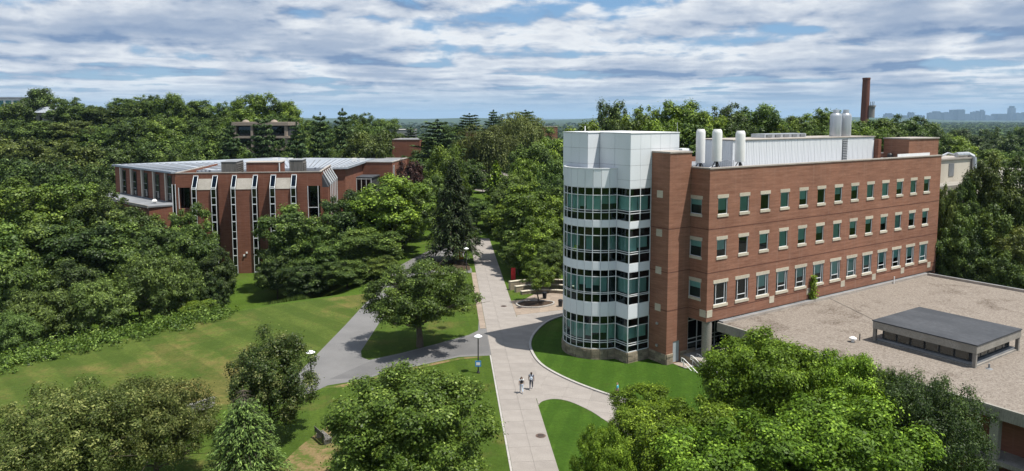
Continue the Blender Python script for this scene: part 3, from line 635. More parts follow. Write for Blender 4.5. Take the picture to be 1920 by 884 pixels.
# rough stone plinth under tower and pier
def plinth(pts, h, closed_=False):
    base = off(pts, -0.02); bk = off(pts, 0.3); mb = MB()
    for i in range(len(pts) - 1): mb.prism([base[i], base[i + 1], bk[i + 1], bk[i]][::-1], -0.3, h - 0.02)
    mb.build('plinth', 'mortar', LABB)
    for i in range(len(pts) - 1):
        a, b = Vector(pts[i]), Vector(pts[i + 1]); L = (b - a).length; t = (b - a) / L; nn = Vector((-t.y, t.x)) * -1; nn = Vector((t.y, -t.x)) * -1
        z = -0.1
        while z < h - 0.08:
            hh = min(rng.uniform(0.26, 0.42), h - z); hh = h - z if h - z - hh < 0.14 else hh; s = 0.0
            while s < L - 0.02:
                ln = rng.uniform(0.45, 0.95); ln = L - s if L - s - ln < 0.3 else ln; pr = rng.uniform(0.07, 0.13)
                p0 = a + t * (s + 0.012); p1 = a + t * (s + ln - 0.012)
                MB().prism([tuple(p0 + nn * pr), tuple(p1 + nn * pr), tuple(p1 - nn * 0.1), tuple(p0 - nn * 0.1)][::-1], z + 0.012, z + hh - 0.012).build('stone', 'stone_base', LABB)
                s += ln
            z += hh
plinth(plan, 1.12); plinth([(0.95, 0.0), (0.0, 0.0), (0.0, 2.55)], 1.12); plinth([(4.4, -0.0), (2.05, 0.0)], 1.12)
# entrance recess under the block corner: terrace, column, lobby glazing, steps and handrails
MB().box(2.5, 14, -2.9, 0.5, -2.4, 0.72).build('terrace', 'concrete', LABB)
plinth([(14.0, -2.9), (2.5, -2.9), (2.5, -0.1)], 0.70)
MB().lathe([(0.52, 0), (0.52, 4.25)], (3.95, -1.95, 0.72), 20).build('column', 'concrete', LABB, smooth=True)
MB().lathe([(0.52, 0), (0.52, 4.25)], (10.8, -1.95, 0.72), 20).build('column', 'concrete', LABB, smooth=True)
mb = MB(); 
for u in [3.3 + 1.45 * k for k in range(8)]: mb.box(u - 0.04, u + 0.04, 0.1, 0.2, 0.73, 4.9)
for z in (0.8, 1.75, 2.2, 4.2): mb.box(3.26, 13.5, 0.105, 0.195, z - 0.04, z + 0.04)
lf = mb.build('lobby_glazing', 'frame_white', LABB)
for k in range(7): MB().poly([(3.3 + 1.45 * k, 0.15, 0.73), (4.75 + 1.45 * k, 0.15, 0.73), (4.75 + 1.45 * k, 0.15, 4.9), (3.3 + 1.45 * k, 0.15, 4.9)]).build('pane', 'glass_dark', lf)
MB().box(3.5, 14, 0.9, 1.1, 0.7, 5).build('interior', 'interior', LABB)
mb = MB().box(0.9, 2.48, -1.5, -0.14, -0.3, 0.045).build('landing', 'concrete_tan', LABB)
steps = thing('outdoor_steps', 'concrete steps going down past the tower with white handrails', 'steps', lab(0.9, -1.52), LAB_RZ)
for k in range(13): MB().box(0, 2.6, -0.34 * (k + 1), -0.34 * k - 0.004, -3.2, 0.03 - 0.17 * k).build('step', 'concrete', steps)
for x in (0.12, 1.5, 2.48):
    rail = MB(); top = [(x, 0.3, 0.95), (x, 0.0, 0.95), (x, -0.34 * 13, 0.95 - 0.17 * 13), (x, -0.34 * 13 - 0.35, 0.95 - 0.17 * 13)]
    rail.path(top, 0.045); rail.path([(p[0], p[1], p[2] - 0.42) for p in top], 0.035)
    for q in (0.0, 0.33, 0.66, 1.0): rail.tube((x, -4.42 * q, 0.95 - 2.21 * q), (x, -4.42 * q, -0.2 - 2.21 * q), 0.04)
    rail.tube(top[0], (x, 0.3, 0.53), 0.04); rail.build('handrail', 'white_paint', steps)
# roof plant
pen = MB().box(12.0, 41.2, 2.0, 7.4, 19.9, 23.40).build('plant_screen', 'white_metal', LABB)
rib = MB().box(-0.585, 0.585, -0.03, 0.02, 0, 3.30)
for q in range(4): rib.box(-0.585 + 0.29 * q + 0.06, -0.585 + 0.29 * q + 0.20, -0.055, -0.02, 0, 3.30)
rm = rib.mesh('cladding_panel')
for k in range(24):
    if k in (18,): continue
    link('cladding_panel', rm, 'white_metal', pen, (12.6 + 1.2 * k, 1.985, 20.05))
for k in range(4): link('cladding_panel', rm, 'white_metal', pen, (11.985, 2.7 + 1.2 * k, 20.05), (0, 0, R_(-90)))
MB().box(11.9, 41.3, 1.85, 7.5, 23.41, 23.52).build('coping', 'coping', pen)
lou = MB().box(33.65, 34.75, 1.93, 1.99, 20.2, 23.2).build('louvre', 'flashing', pen)
slat = MB().box(-0.5, 0.5, -0.05, 0.02, 0, 0.1).mesh('slat')
for k in range(13): link('slat', slat, 'galvanised', lou, (34.2, 1.90, 20.3 + 0.22 * k), (R_(30), 0, 0))
MB().box(21, 29.5, 4.5, 6.5, 23.53, 24.0).build('roof_unit', 'galvanised', LABB)
for k in range(5): MB().box(21.4 + 1.7 * k, 22.4 + 1.7 * k, 4.40, 4.49, 23.6, 23.9).build('roof_unit_vent', 'flashing', LABB)
def stack(u, v, z0, z1, r, mat, tripod):
    h = z1 - z0; o = MB().lathe([(r * 0.98, 0), (r, 0.1), (r, h - 0.42), (r * 0.93, h - 0.2), (r * 0.72, h)], (0, 0, 0), 22).build('exhaust_stack', mat, LABB, (u, v, z0), smooth=True)
    MB().lathe([(r * 0.66, h + 0.002), (r * 0.66, h + 0.03)], (0, 0, 0), 18).build('stack_mouth', 'steel_dark', o)
    if tripod:
        t = MB()
        for a in (0, 120, 240): t.tube((0, 0, 0.3), (math.cos(R_(a)) * 0.75, math.sin(R_(a)) * 0.75, 20.16 - z0), 0.05, n=6)
        t.tube((0, 0, 0), (0, 0, 20.16 - z0), 0.12); t.build('tripod', 'steel_dark', o)
stack(6.0, -0.9, 21.4, 24.8, 0.52, 'white_paint', True); stack(9.75, -0.9, 21.2, 24.6, 0.52, 'white_paint', True); stack(7.4, 2.6, 21.0, 24.75, 0.5, 'white_paint', True)
stack(35.2, 4.0, 23.53, 26.6, 0.74, 'galvanised', False); stack(37.5, 4.0, 23.53, 26.6, 0.74, 'galvanised', False)
for u in (35.2, 37.5): MB().lathe([(0.42, 0), (0.36, 0.5)], (u, 4.0, 26.6), 14).build('stack_nozzle', 'galvanised', LABB)
mb = MB()
for k in range(4):
    mb.box(5.4, 6.7, 3.4, 4.6, 20.2 + 0.62 * k, 20.6 + 0.62 * k)
mb.box(5.5, 6.6, 3.5, 4.5, 20.16, 22.6); mb.build('air_handler', 'white_metal', LABB)
gl = MB().tube((5.2, 4.8, 20.16), (5.2, 4.8, 23.4), 0.09).build('globe_light_mast', 'galvanised', LABB)
for k, a in enumerate((0, 60, 120, 180, 240)):
    c = (5.2 + math.cos(R_(a)) * 0.75, 4.8 + math.sin(R_(a)) * 0.75, 23.75)
    MB().lathe([(0.02, -0.27), (0.18, -0.21), (0.27, 0), (0.18, 0.21), (0.02, 0.27)], c, 12).build('globe', 'white_paint', gl, smooth=True)
    MB().tube((5.2, 4.8, 23.3), (c[0], c[1], c[2] - 0.2), 0.035, n=5).build('arm', 'galvanised', gl)
mb = MB()
for k in range(7): mb.tube((8.2 + 0.35 * k, 0.4, 20.16), (8.2 + 0.35 * k, 0.4, 21.3), 0.03, n=5)
mb.tube((8.2, 0.4, 21.3), (10.3, 0.4, 21.3), 0.03, n=5).tube((6.8, 0.9, 20.5), (8.4, 0.9, 20.9), 0.08); mb.build('roof_rail', 'galvanised', LABB)
# brick stair block at the far end, and the gap with machinery
MB().box(42.6, U2 - 0.003, -2.0, 1.4, ZT - 0.5, 23.15).build('stair_block', 'brick_red', LABB)
MB().box(42.5, U2 + 0.08, -2.1, 1.5, 23.15, 23.3).build('coping', 'coping', LABB)
MB().box(41.25, 42.0, 1.4, 2.2, 20.1, 23.1).build('stair_block', 'brick_dark', LABB)
MB().box(41.8, 43.4, 2.3, 3.6, 20.16, 22.9).build('air_handler', 'white_metal', LABB)
MB().lathe([(0.35, 0), (0.35, 0.9), (0.2, 1.1)], (42.1, 0.2, 20.16), 12).build('roof_fan', 'steel_dark', LABB)
MB().box(39.8, 48.0, VF + 0.42, VF + 0.48, ZT - 0.55, ZT + 0.5).build('parapet_screen', 'white_metal', LABB)
# climbing ivy on the facade is added with the foliage below
# ------------------------------------------------------------------ low canopy building with gravel roof
CAN = thing('canopy_building', 'low concrete building with wide gravel roof in front of the brick facade', 'building', (LAB0.x, LAB0.y, 0), LAB_RZ)
CU0, CU1, CV0, CV1, CZ = 4.75, 47.4, -42.0, -2.62, 4.5
MB().box(CU0, CU1, CV0, CV1, CZ - 0.95, CZ - 0.14).build('roof_slab', 'concrete_stained', CAN)
MB().poly([(CU0 + 0.25, CV0 + 0.25, CZ - 0.06), (CU1 - 0.5, CV0 + 0.25, CZ - 0.06), (CU1 - 0.5, CV1 - 0.55, CZ - 0.06), (CU0 + 0.25, CV1 - 0.55, CZ - 0.06)]).build('gravel', 'gravel_roof', CAN)
MB().box(CU0, CU0 + 0.25, CV0, CV1, CZ - 0.139, CZ).build('roof_edge', 'concrete', CAN)
MB().box(CU0 + 0.25, CU1, CV1 - 0.55, CV1, CZ - 0.139, CZ + 0.16).build('flashing', 'flashing', CAN)
MB().box(CU0 + 0.25, CU1 - 0.5, CV1 - 0.62, CV1 - 0.552, CZ - 0.139, CZ + 0.2).build('flashing', 'coping', CAN)
MB().box(CU1 - 0.5, CU1, CV0, CV1 - 0.55, CZ - 0.139, CZ + 0.22).build('flashing', 'flashing', CAN)
MB().box(CU1 - 0.58, CU1 - 0.502, CV0, CV1 - 0.62, CZ - 0.139, CZ + 0.25).build('flashing', 'coping', CAN)
for k in range(7): MB().box(CU0 + 0.15, CU0 + 0.75, -5.2 - 6.0 * k, -4.6 - 6.0 * k, -2.6, CZ - 0.952).build('column', 'concrete', CAN)
MB().box(CU0 + 2.3, CU0 + 2.6, CV0, -11.0, -2.6, CZ - 0.952).build('wall', 'brick_dark', CAN)
MB().box(CU0 + 2.3, CU1 - 0.6, -3.6, -3.3, -2.6, CZ - 0.952).build('wall', 'brick_dark', CAN)
MB().box(CU0 + 0.1, CU0 + 2.28, -41, -17.0, 0.0, 0.35).build('ledge', 'concrete_stained', CAN)
mb = MB()
for k in range(5): mb.box(CU0 + 2.32, CU0 + 2.4, -4.0 - 1.4 * k, -3.94 - 1.4 * k, -2.5, CZ - 0.96)
fo = mb.build('glazing_frame', 'steel_dark', CAN)
for k in range(5): MB().poly([(CU0 + 2.36, -3.9 - 1.4 * k, -2.5), (CU0 + 2.36, -5.3 - 1.4 * k, -2.5), (CU0 + 2.36, -5.3 - 1.4 * k, CZ - 0.96), (CU0 + 2.36, -3.9 - 1.4 * k, CZ - 0.96)]).build('pane', 'glass_dark', fo)
MB().box(CU0 + 3.0, CU0 + 3.2, -11.0, -3.7, -2.6, CZ - 0.96).build('interior', 'interior', CAN)
# roof monitor (clerestory box)
mo = MB().box(12.4, 21.2, -24.3, -15.0, 6.42, 6.52).build('monitor_roof', 'roof_dark', CAN)
MB().box(12.45, 21.15, -24.25, -15.05, 5.72, 6.418).build('monitor_fascia', 'concrete', mo)
MB().box(13.1, 20.5, -23.6, -15.7, CZ - 0.1, 5.715).build('monitor_core', 'core_dark', mo)
MB().box(12.75, 20.85, -23.95, -15.35, CZ - 0.1, CZ + 0.25).build('monitor_curb', 'flashing', mo)
MB().box(12.6, 21.0, -24.1, -15.2, CZ - 0.1, CZ + 0.08).build('monitor_curb', 'concrete_stained', mo)
for (u, v) in ((12.5, -24.2), (12.5, -15.35), (20.85, -24.2), (20.85, -15.35)): MB().box(u, u + 0.28, v, v + 0.28, CZ - 0.1, 5.718).build('post', 'concrete_stained', mo)
for k in range(6): MB().poly([(13.06, -23.4 + 1.28 * k, 4.85), (13.06, -22.3 + 1.28 * k, 4.85), (13.06, -22.3 + 1.28 * k, 5.65), (13.06, -23.4 + 1.28 * k, 5.65)][::-1]).build('pane', 'glass_clear', mo)
for k in range(5): MB().poly([(13.4 + 1.4 * k, -23.64, 4.85), (14.6 + 1.4 * k, -23.64, 4.85), (14.6 + 1.4 * k, -23.64, 5.65), (13.4 + 1.4 * k, -23.64, 5.65)]).build('pane', 'glass_clear', mo)
v_ = MB().lathe([(0.16, 0), (0.16, 0.25), (0.34, 0.28), (0.34, 0.42), (0.1, 0.55)], (0, 0, 0), 14).build('mushroom_vent', 'white_paint', CAN, (10.6, -14.2, CZ - 0.06), smooth=True)
MB().tube((11.6, -14.3, CZ - 0.06), (11.6, -14.3, CZ + 0.6), 0.05).build('vent_pipe', 'steel_dark', CAN)
MB().lathe([(0.3, 0), (0.08, 0.1), (0.07, 0.45)], (13.4, -24.9, CZ - 0.06), 10).build('roof_drain', 'flashing', CAN)
MB().tube((24, -3.3, CZ), (17.5, -14.9, CZ + 0.02), 0.03, n=5).build('conduit', 'coping', CAN)
MB().tube((38, -3.4, CZ), (38, -3.4, CZ + 0.9), 0.07).build('vent_pipe', 'white_paint', CAN)
# ------------------------------------------------------------------ finned concrete building at the right edge
FIN = thing('finned_building', 'beige concrete building with vertical fins half hidden by trees', 'building', lab(53.5, 1.0), LAB_RZ)
MB().box(0, 56, 0, 16, -1, 15.2).build('wall', 'beige_wall', FIN)
MB().box(-0.2, 56.2, -0.75, 16.2, 15.2, 15.9).build('roof_edge', 'concrete', FIN)
fm = MB().box(-0.22, 0.22, -0.7, 0, -1, 15.198).mesh('fin')
dm = MB().poly([(0.25, -0.02, 0.5), (0.95, -0.02, 0.5), (0.95, -0.02, 14.6), (0.25, -0.02, 14.6)]).mesh('window')
for k in range(46):
    link('fin', fm, 'beige_wall', FIN, (0.3 + 1.2 * k, 0, 0)); link('window', dm, 'glass_dark', FIN, (0.3 + 1.2 * k, 0, 0))
MB().box(8.5, 20.2, 2.5, 12, 15.9, 19.4).build('roof_house', 'beige_wall', FIN)
MB().box(8.3, 20.4, 2.3, 12.2, 19.4, 19.65).build('coping', 'coping', FIN)
MB().box(12.0, 13.6, 2.42, 2.5, 16.8, 18.8).build('louvre', 'flashing', FIN)
MB().path([(15.0, 2.9, 20.1), (19.0, 2.9, 20.1), (19.5, 2.2, 19.6), (19.5, 1.9, 16.2)], 0.38, 10).build('duct', 'galvanised', FIN)
MB().path([(11.0, 3.2, 20.0), (13.0, 3.2, 20.4), (15.5, 3.2, 20.0)], 0.16, 8).build('duct', 'galvanised', FIN)
# ------------------------------------------------------------------ brick arts building (left) with glazed slots
BB = thing('brick_hall', 'dark red brick building with tall glazed slots and white framed skylights', 'building', (BR0.x, BR0.y, -4.0), BR_RZ)
GZ, BT_ = 4.0, 19.4      # local z of plaza level, local parapet height
Lf = 26.9
mb = MB(); wall_holes(mb, 0, Lf, 0, BT_, [(0.45, 2.5, 12.6, 16.7), (24.4, 26.75, 10.4, 16.7)], lambda a, z, d: (a, d, z), 1.6, 1)
mb.build('front_wall', 'brick_dark', BB)
MB().box(0.45, 2.5, 1.6, 1.7, 12.6, 16.7).build('recess_glazing', 'glass_dark', BB); MB().box(24.4, 26.75, 1.6, 1.7, 10.4, 16.7).build('recess_glazing', 'glass_dark', BB)
MB().box(0.3, 26.8, 1.9, 2.1, 8, 18).build('interior', 'interior', BB)
mb = MB().box(24.35, 24.45, -0.05, 0.05, 10.4, 16.7).box(26.3, 26.4, -0.05, 0.05, 10.4, 16.7).box(24.45, 26.3, -0.05, 0.05, 12.4, 12.5).box(0.4, 0.5, -0.05, 0.05, 12.6, 16.7); mb.build('recess_frame', 'frame_white', BB)
# body behind the front wall, side wall, roof deck
MB().box(0.001, 0.3, 0.001, 30, 0, BT_ - 0.001).box(Lf - 0.3, Lf, 1.8, 20, 0, BT_ - 0.001).build('end_wall', 'brick_dark', BB)
MB().box(0.3, Lf - 0.3, 2.2, 22, BT_ - 0.9, BT_ - 0.75).build('roof', 'roof_dark', BB)
MB().box(-0.08, Lf + 0.08, -0.06, 0.3, BT_, BT_ + 0.16).box(-0.08, 0.3, 0.3, 20, BT_, BT_ + 0.16).box(Lf - 0.3, Lf + 0.08, 0.3, 20, BT_, BT_ + 0.16).build('coping', 'coping', BB)
bays = [(3.25, 4.15, 6.75, 7.7), (10.35, 11.2, 14.2, 15.1), (17.5, 18.5, 21.4, 22.4)]
PB = 1.5     # projection of the brick bays
for (a0, a1, b0, b1) in bays:
    MB().box(a1, b0, -PB, -0.004, 0, 16.35).build('bay', 'brick_dark', BB)
    MB().prism([(0, 0), (0, 0.001)], 0, 0) if False else None
    cap = MB(); cap.poly([(a1, -PB - 0.06, 16.36), (b0, -PB - 0.06, 16.36), (b0, -0.01, 18.35), (a1, -0.01, 18.35)]).poly([(a1, -PB - 0.06, 16.36), (a1, -0.01, 18.35), (a1, -0.01, 16.36)]).poly([(b0, -PB - 0.06, 16.36), (b0, -0.01, 16.36), (b0, -0.01, 18.35)])
    cap.build('sloped_cap', 'concrete', BB)
    for (s0, s1) in ((a0, a1), (b0, b1)):
        so, si = -PB - 0.35, -0.02
        fr = MB(); zt0, zt1 = 16.6, 19.0; w_ = 0.09
        for x in (s0, s1 - w_): fr.box(x, x + w_, so, so + 0.12, 0.05, zt0)
        for z in [0.2 + 3.3 * k for k in range(6)]: fr.box(s0 + w_, s1 - w_, so + 0.005, so + 0.11, z, z + 0.16)
        for z in [1.6 + 3.3 * k for k in range(5)]: fr.box(s0 + w_, s1 - w_, so + 0.005, so + 0.11, z, z + 0.09)
        for x in (s0, s1 - w_):     # sloping rafters of the skylight head and its side edges
            fr.poly([(x, so, zt0), (x + w_, so, zt0), (x + w_, si, zt1), (x, si, zt1)]); fr.poly([(x, so, zt0 - 0.16), (x + w_, so, zt0 - 0.16), (x + w_, si, zt1 - 0.16), (x, si, zt1 - 0.16)][::-1])
            fr.poly([(x, so, zt0 - 0.16), (x, so, zt0), (x, si, zt1), (x, si, zt1 - 0.16)]); fr.poly([(x + w_, so, zt0 - 0.16), (x + w_, so, zt0), (x + w_, si, zt1), (x + w_, si, zt1 - 0.16)][::-1])
        fr.box(s0 + w_, s1 - w_, so, so + 0.12, zt0 - 0.16, zt0).box(s0, s1, si - 0.14, si, zt1 - 0.16, zt1 + 0.01)
        xo = s0 if s0 == a0 else s1; 
        fo = fr.build('slot_window', 'frame_white', BB)
        for k in range(5): MB().poly([(s0 + 0.05, so + 0.06, 0.36 + 3.3 * k), (s1 - 0.05, so + 0.06, 0.36 + 3.3 * k), (s1 - 0.05, so + 0.06, 3.5 + 3.3 * k), (s0 + 0.05, so + 0.06, 3.5 + 3.3 * k)]).build('pane', 'glass_dark', fo)
        MB().poly([(s0 + 0.05, so + 0.05, zt0 - 0.05), (s1 - 0.05, so + 0.05, zt0 - 0.05), (s1 - 0.05, si, zt1 - 0.06), (s0 + 0.05, si, zt1 - 0.06)]).build('skylight_pane', 'glass_dark', fo)
        xs = s0 + 0.03 if s0 == a0 else s1 - 0.03
        MB().poly([(xs, so + 0.06, 0.1), (xs, si, 0.1), (xs, si, zt1 - 0.2), (xs, so + 0.06, zt0 - 0.2)]).build('side_pane', 'glass_dark', fo)
for k, z in enumerate((3.4, 3.9)): MB().box(12.2 + 0.5 * k, 12.5 + 0.5 * k, -PB - 0.2, -PB - 0.01, z, z + 0.3).build('wall_lamp', 'white_paint', BB)
# right flank: five sloping glazed bays
for k in range(5):
    y0 = 2.2 + 3.4 * k
    MB().box(Lf + 0.004, Lf + 1.1, y0, y0 + 2.2, 0, 16.2).build('bay', 'brick_dark', BB)
    cap = MB().poly([(Lf + 1.16, y0, 16.21), (Lf + 1.16, y0 + 2.2, 16.21), (Lf + 0.02, y0 + 2.2, 18.6), (Lf + 0.02, y0, 18.6)]).poly([(Lf + 1.16, y0, 16.21), (Lf + 0.02, y0, 18.6), (Lf + 0.02, y0, 16.21)])
    cap.build('sloped_cap', 'roof_dark', BB)
    y1, y2 = y0 + 2.2, y0 + 3.1
    fr = MB().box(Lf + 1.35, Lf + 1.45, y1, y1 + 0.1, 0, 16.7).box(Lf + 1.35, Lf + 1.45, y2 - 0.1, y2, 0, 16.7)
    for y in (y1, y2 - 0.12): fr.poly([(Lf + 1.5, y, 16.7), (Lf + 1.5, y + 0.26, 16.7), (Lf + 0.02, y + 0.26, 19.2), (Lf + 0.02, y, 19.2)]).poly([(Lf + 1.5, y, 16.7), (Lf + 0.02, y, 19.2), (Lf + 0.02, y, 18.95), (Lf + 1.5, y, 16.45)])
    fo = fr.build('slot_window', 'frame_white', BB)
    MB().poly([(Lf + 1.4, y1, 0.1), (Lf + 1.4, y2, 0.1), (Lf + 1.4, y2, 16.7), (Lf + 1.4, y1, 16.7)]).build('pane', 'glass_dark', fo)
    MB().poly([(Lf + 1.4, y1, 16.65), (Lf + 1.4, y2, 16.65), (Lf + 0.02, y2, 19.1), (Lf + 0.02, y1, 19.1)]).build('skylight_pane', 'glass_dark', fo)
# roof sheds and brick penthouse
def shed(x0, x1, y0, y1, z0, z1):
    c = MB().box(x0, x1, y0, y1, z0, z1).build('roof_shed', 'wood_grey', BB)
    n = int((x1 - x0) / 0.42)
    for k in range(n): MB().box(x0 + (x1 - x0) * k / n + 0.02, x0 + (x1 - x0) * (k + 1) / n - 0.02, y0 - 0.05, y0 - 0.002, z0, z1 - 0.02).build('board', 'wood_grey', c)
    MB().box(x0 - 0.08, x1 + 0.08, y0 - 0.12, y1 + 0.08, z1, z1 + 0.08).build('coping', 'flashing', c)
    for k in range(5): MB().box(x1 + 0.002, x1 + 0.16, y0 + 0.3, y1 - 0.3, z0 + 0.5 + 0.4 * k, z0 + 0.72 + 0.4 * k).build('louvre_slat', 'wood_grey', c)
shed(7.6, 10.4, 3.2, 9.5, BT_ - 0.75, BT_ + 1.9); shed(20.4, 23.0, 4.0, 9.0, BT_ - 0.75, BT_ + 2.1)
MB().box(11.6, 18.4, 6.5, 11, BT_ - 0.75, BT_ + 1.55).build('penthouse', 'brick_dark', BB)
MB().box(11.5, 18.5, 6.4, 11.1, BT_ + 1.55, BT_ + 1.68).build('coping', 'coping', BB)
MB().box(18.0, 18.2, 6.3, 6.39, BT_ - 0.7, BT_ + 1.5).build('downpipe', 'white_paint', BB)
# big pale ribbed roof of the rear hall and the angled left wing
wing = [(-3.6, 11.5), (-24.5, 36.5), (8, 62), (34, 52), (30, 20), (12, 18)]
MB().prism(wing, 0, 18.6).build('rear_wall', 'brick_dark', BB)
rp = MB().prism([(-4.2, 11.0), (-25.3, 36.8), (8, 63), (35, 53), (30.6, 19.4), (12, 17.4)], 18.6, 19.0).build('hall_roof', 'roof_pale', BB)
rm2 = MB().box(-0.06, 0.06, 0, 1, 0, 0.10).mesh('roof_seam')
for k in range(46):
    t = k / 45; a = Vector((-4.0, 11.3)).lerp(Vector((30.6, 19.8)), t) + Vector((0, 0.4 + (3.6 * math.sin(math.pi * min(1, t * 1.0)) if 0.2 < t < 0.8 else 0))); b = Vector((-25.0, 36.8)).lerp(Vector((34.6, 52.6)), t)
    s = link('roof_seam', rm2, 'roof_grey' if k % 3 else 'roof_pale', rp, (a.x, a.y, 19.0)); dd = b - a; s.rotation_euler.z = math.atan2(-dd.x, dd.y); s.scale.y = dd.length * 0.97; s.scale.x = 2.5 if k % 3 == 0 else 1.2
A_, B_ = Vector((-3.6, 11.5)), Vector((-24.5, 36.5)); wd = (B_ - A_).normalized(); wn = Vector((-wd.y, wd.x)); ang_w = math.atan2(wd.y, wd.x)
def wpt(s, d): p = A_ + wd * s + wn * d; return (p.x, p.y)
for k in range(5):
    s = 1.6 + 6.1 * k
    f = MB().prism([wpt(s, 0.01), wpt(s + 1.9, 0.01), wpt(s + 1.9, 0.14), wpt(s, 0.14)], 12.6, 18.0).build('tall_window', 'steel_dark', BB)
    MB().prism([wpt(s + 0.15, 0.145), wpt(s + 1.75, 0.145), wpt(s + 1.75, 0.165), wpt(s + 0.15, 0.165)], 12.8, 17.8).build('pane', 'glass_clear', f)
    for z in (14.2, 15.6): MB().prism([wpt(s + 0.15, 0.17), wpt(s + 1.75, 0.17), wpt(s + 1.75, 0.20), wpt(s + 0.15, 0.20)], z, z + 0.08).build('transom', 'galvanised', f)
    MB().prism([wpt(s + 1.95, 0.01), wpt(s + 2.5, 0.01), wpt(s + 2.5, 0.5), wpt(s + 1.95, 0.5)], 12.6, 18.5).build('pilaster', 'beige_wall', BB)
low = [wpt(-3, 0.02), wpt(33, 0.02), wpt(33, 6.0), wpt(-1.5, 6.0)]
MB().prism(low, 0, 12.2).build('low_wing', 'brick_dark', BB)
MB().prism([wpt(-3, 0.0), wpt(33.3, 0.0), wpt(33.3, 6.3), wpt(-1.7, 6.3)], 12.2, 12.5).build('low_roof', 'roof_grey', BB)
MB().prism([wpt(-1.7, 6.2), wpt(33.3, 6.2), wpt(33.3, 6.35), wpt(-1.7, 6.35)], 12.1, 12.62).build('coping', 'coping', BB)
for k in range(5):
    s = 3 + 6.1 * k
    f = MB().prism([wpt(s, 6.01), wpt(s + 1.8, 6.01), wpt(s + 1.8, 6.08), wpt(s, 6.08)], 8.8, 11.2).build('window', 'steel_dark', BB); MB().prism([wpt(s + 0.1, 6.085), wpt(s + 1.7, 6.085), wpt(s + 1.7, 6.1), wpt(s + 0.1, 6.1)], 8.95, 11.05).build('pane', 'glass_clear', f)
MB().lathe([(0.3, 0), (0.3, 0.4), (0.55, 0.5), (0.3, 0.9)], (*wpt(2, 3.5), 12.5), 12).build('mushroom_vent', 'white_paint', BB)
MB().box(-0.5, 0.0, -0.4, 0.2, 8, 17.2).build('corner_glazing', 'glass_dark', BB); MB().box(-0.62, -0.5, -0.5, -0.4, 7, 17.4).box(-0.05, 0.05, -0.5, -0.4, 7, 17.4).build('corner_frame', 'frame_white', BB)
for (x, y) in ((10, 44), (12, 43.6), (14, 43.2), (30, 40), (32, 39.6)): MB().box(x, x + 1.2, y, y + 1.0, 19.0, 19.8).build('skylight', 'white_paint', BB)
# lower brick blocks and glazed link right of the hall
def simple_block(name, label, x0, x1, Y0, Y1, z0, z1, mat, rz, roof='roof_grey', cat='building'):
    t = thing(name, label, cat, (x0, Y0, z0), rz)
    L = x1 - x0; D = Y1 - Y0; h = z1 - z0
    MB().box(0, L, 0, D, 0, h).build('wall', mat, t)
    MB().box(0.3, L - 0.3, 0.3, D - 0.3, h, h + 0.06).build('roof', roof, t)
    MB().box(-0.1, L + 0.1, -0.1, 0.3, h, h + 0.2).box(-0.1, 0.3, 0.3, D, h, h + 0.2).box(L - 0.3, L + 0.1, 0.3, D, h, h + 0.2).box(0.3, L - 0.3, D - 0.3, D + 0.1, h, h + 0.2).build('coping', 'coping', t)
    return t
t = simple_block('brick_annex', 'low dark brick block right of the glazed-slot building', -45.0, -30.4, 181, 200, -2, 14.7, 'brick_dark', R_(-3))
f = MB().box(14.602, 14.64, 1.0, 2.0, 6, 15.5).build('window', 'glass_dark', t); MB().box(14.602, 14.7, 0.8, 1.0, 5.5, 16).box(14.602, 14.7, 2.0, 2.2, 5.5, 16).build('frame', 'frame_white', f)
t = thing('glazed_link', 'white framed glass link with railing beside the sloping skylights', 'building', (-42.5, 172, -2), R_(-4))
MB().box(0, 8.4, 0.4, 8, 0, 13.4).build('core', 'core_dark', t); MB().box(-0.2, 8.6, 0, 8, 13.4, 13.7).build('roof', 'roof_dark', t)
for k in range(8): MB().box(1.2 * k - 0.06, 1.2 * k + 0.06, 0.0, 0.14, 7.5, 13.4).build('mullion', 'frame_white', t)
for k in range(7): MB().poly([(1.2 * k + 0.06, 0.07, 7.5), (1.2 * k + 1.14, 0.07, 7.5), (1.2 * k + 1.14, 0.07, 13.3), (1.2 * k + 0.06, 0.07, 13.3)]).build('pane', 'glass_dark', t)
for z in (7.5, 8.6, 13.2): MB().box(-0.1, 8.5, -0.02, 0.16, z, z + 0.12).build('transom', 'frame_white', t)
MB().box(-0.2, 8.6, -2.4, 0, 6.6, 6.9).build('balcony', 'concrete', t)
mb = MB()
for z in (7.2, 7.6, 8.0): mb.tube((-0.1, -2.3, z), (8.5, -2.3, z), 0.04, n=5)
for k in range(8): mb.tube((1.2 * k, -2.3, 6.9), (1.2 * k, -2.3, 8.0), 0.035, n=5)
mb.build('railing', 'white_paint', t)
simple_block('brick_block', 'plain tall brick block between the pale olive tree and the pine', -38.8, -29.8, 230, 246, 0, 18.9, 'brick_dark', R_(-2))
t = simple_block('far_brick_tower', 'far orange brick block left of the white tower top', 12.6, 19.2, 300, 312, 0, 22.2, 'brick_red', R_(4)); MB().box(3.1, 3.9, -0.35, -0.003, 0, 22.0).build('chimney_rib', 'brick_dark', t)
t = simple_block('white_roof_hall', 'low building with long white roof on the far slope', -66, -46.5, 336, 352, 8, 20.3, 'roof_grey', R_(2), 'white_paint')
MB().box(7, 11, -0.5, 3, 12.0, 14.0).build('roof_unit', 'galvanised', t)
simple_block('far_brick_house', 'small far orange brick wall showing between the pines', -17.5, -13.5, 270, 280, 4, 20.5, 'brick_red', R_(5))
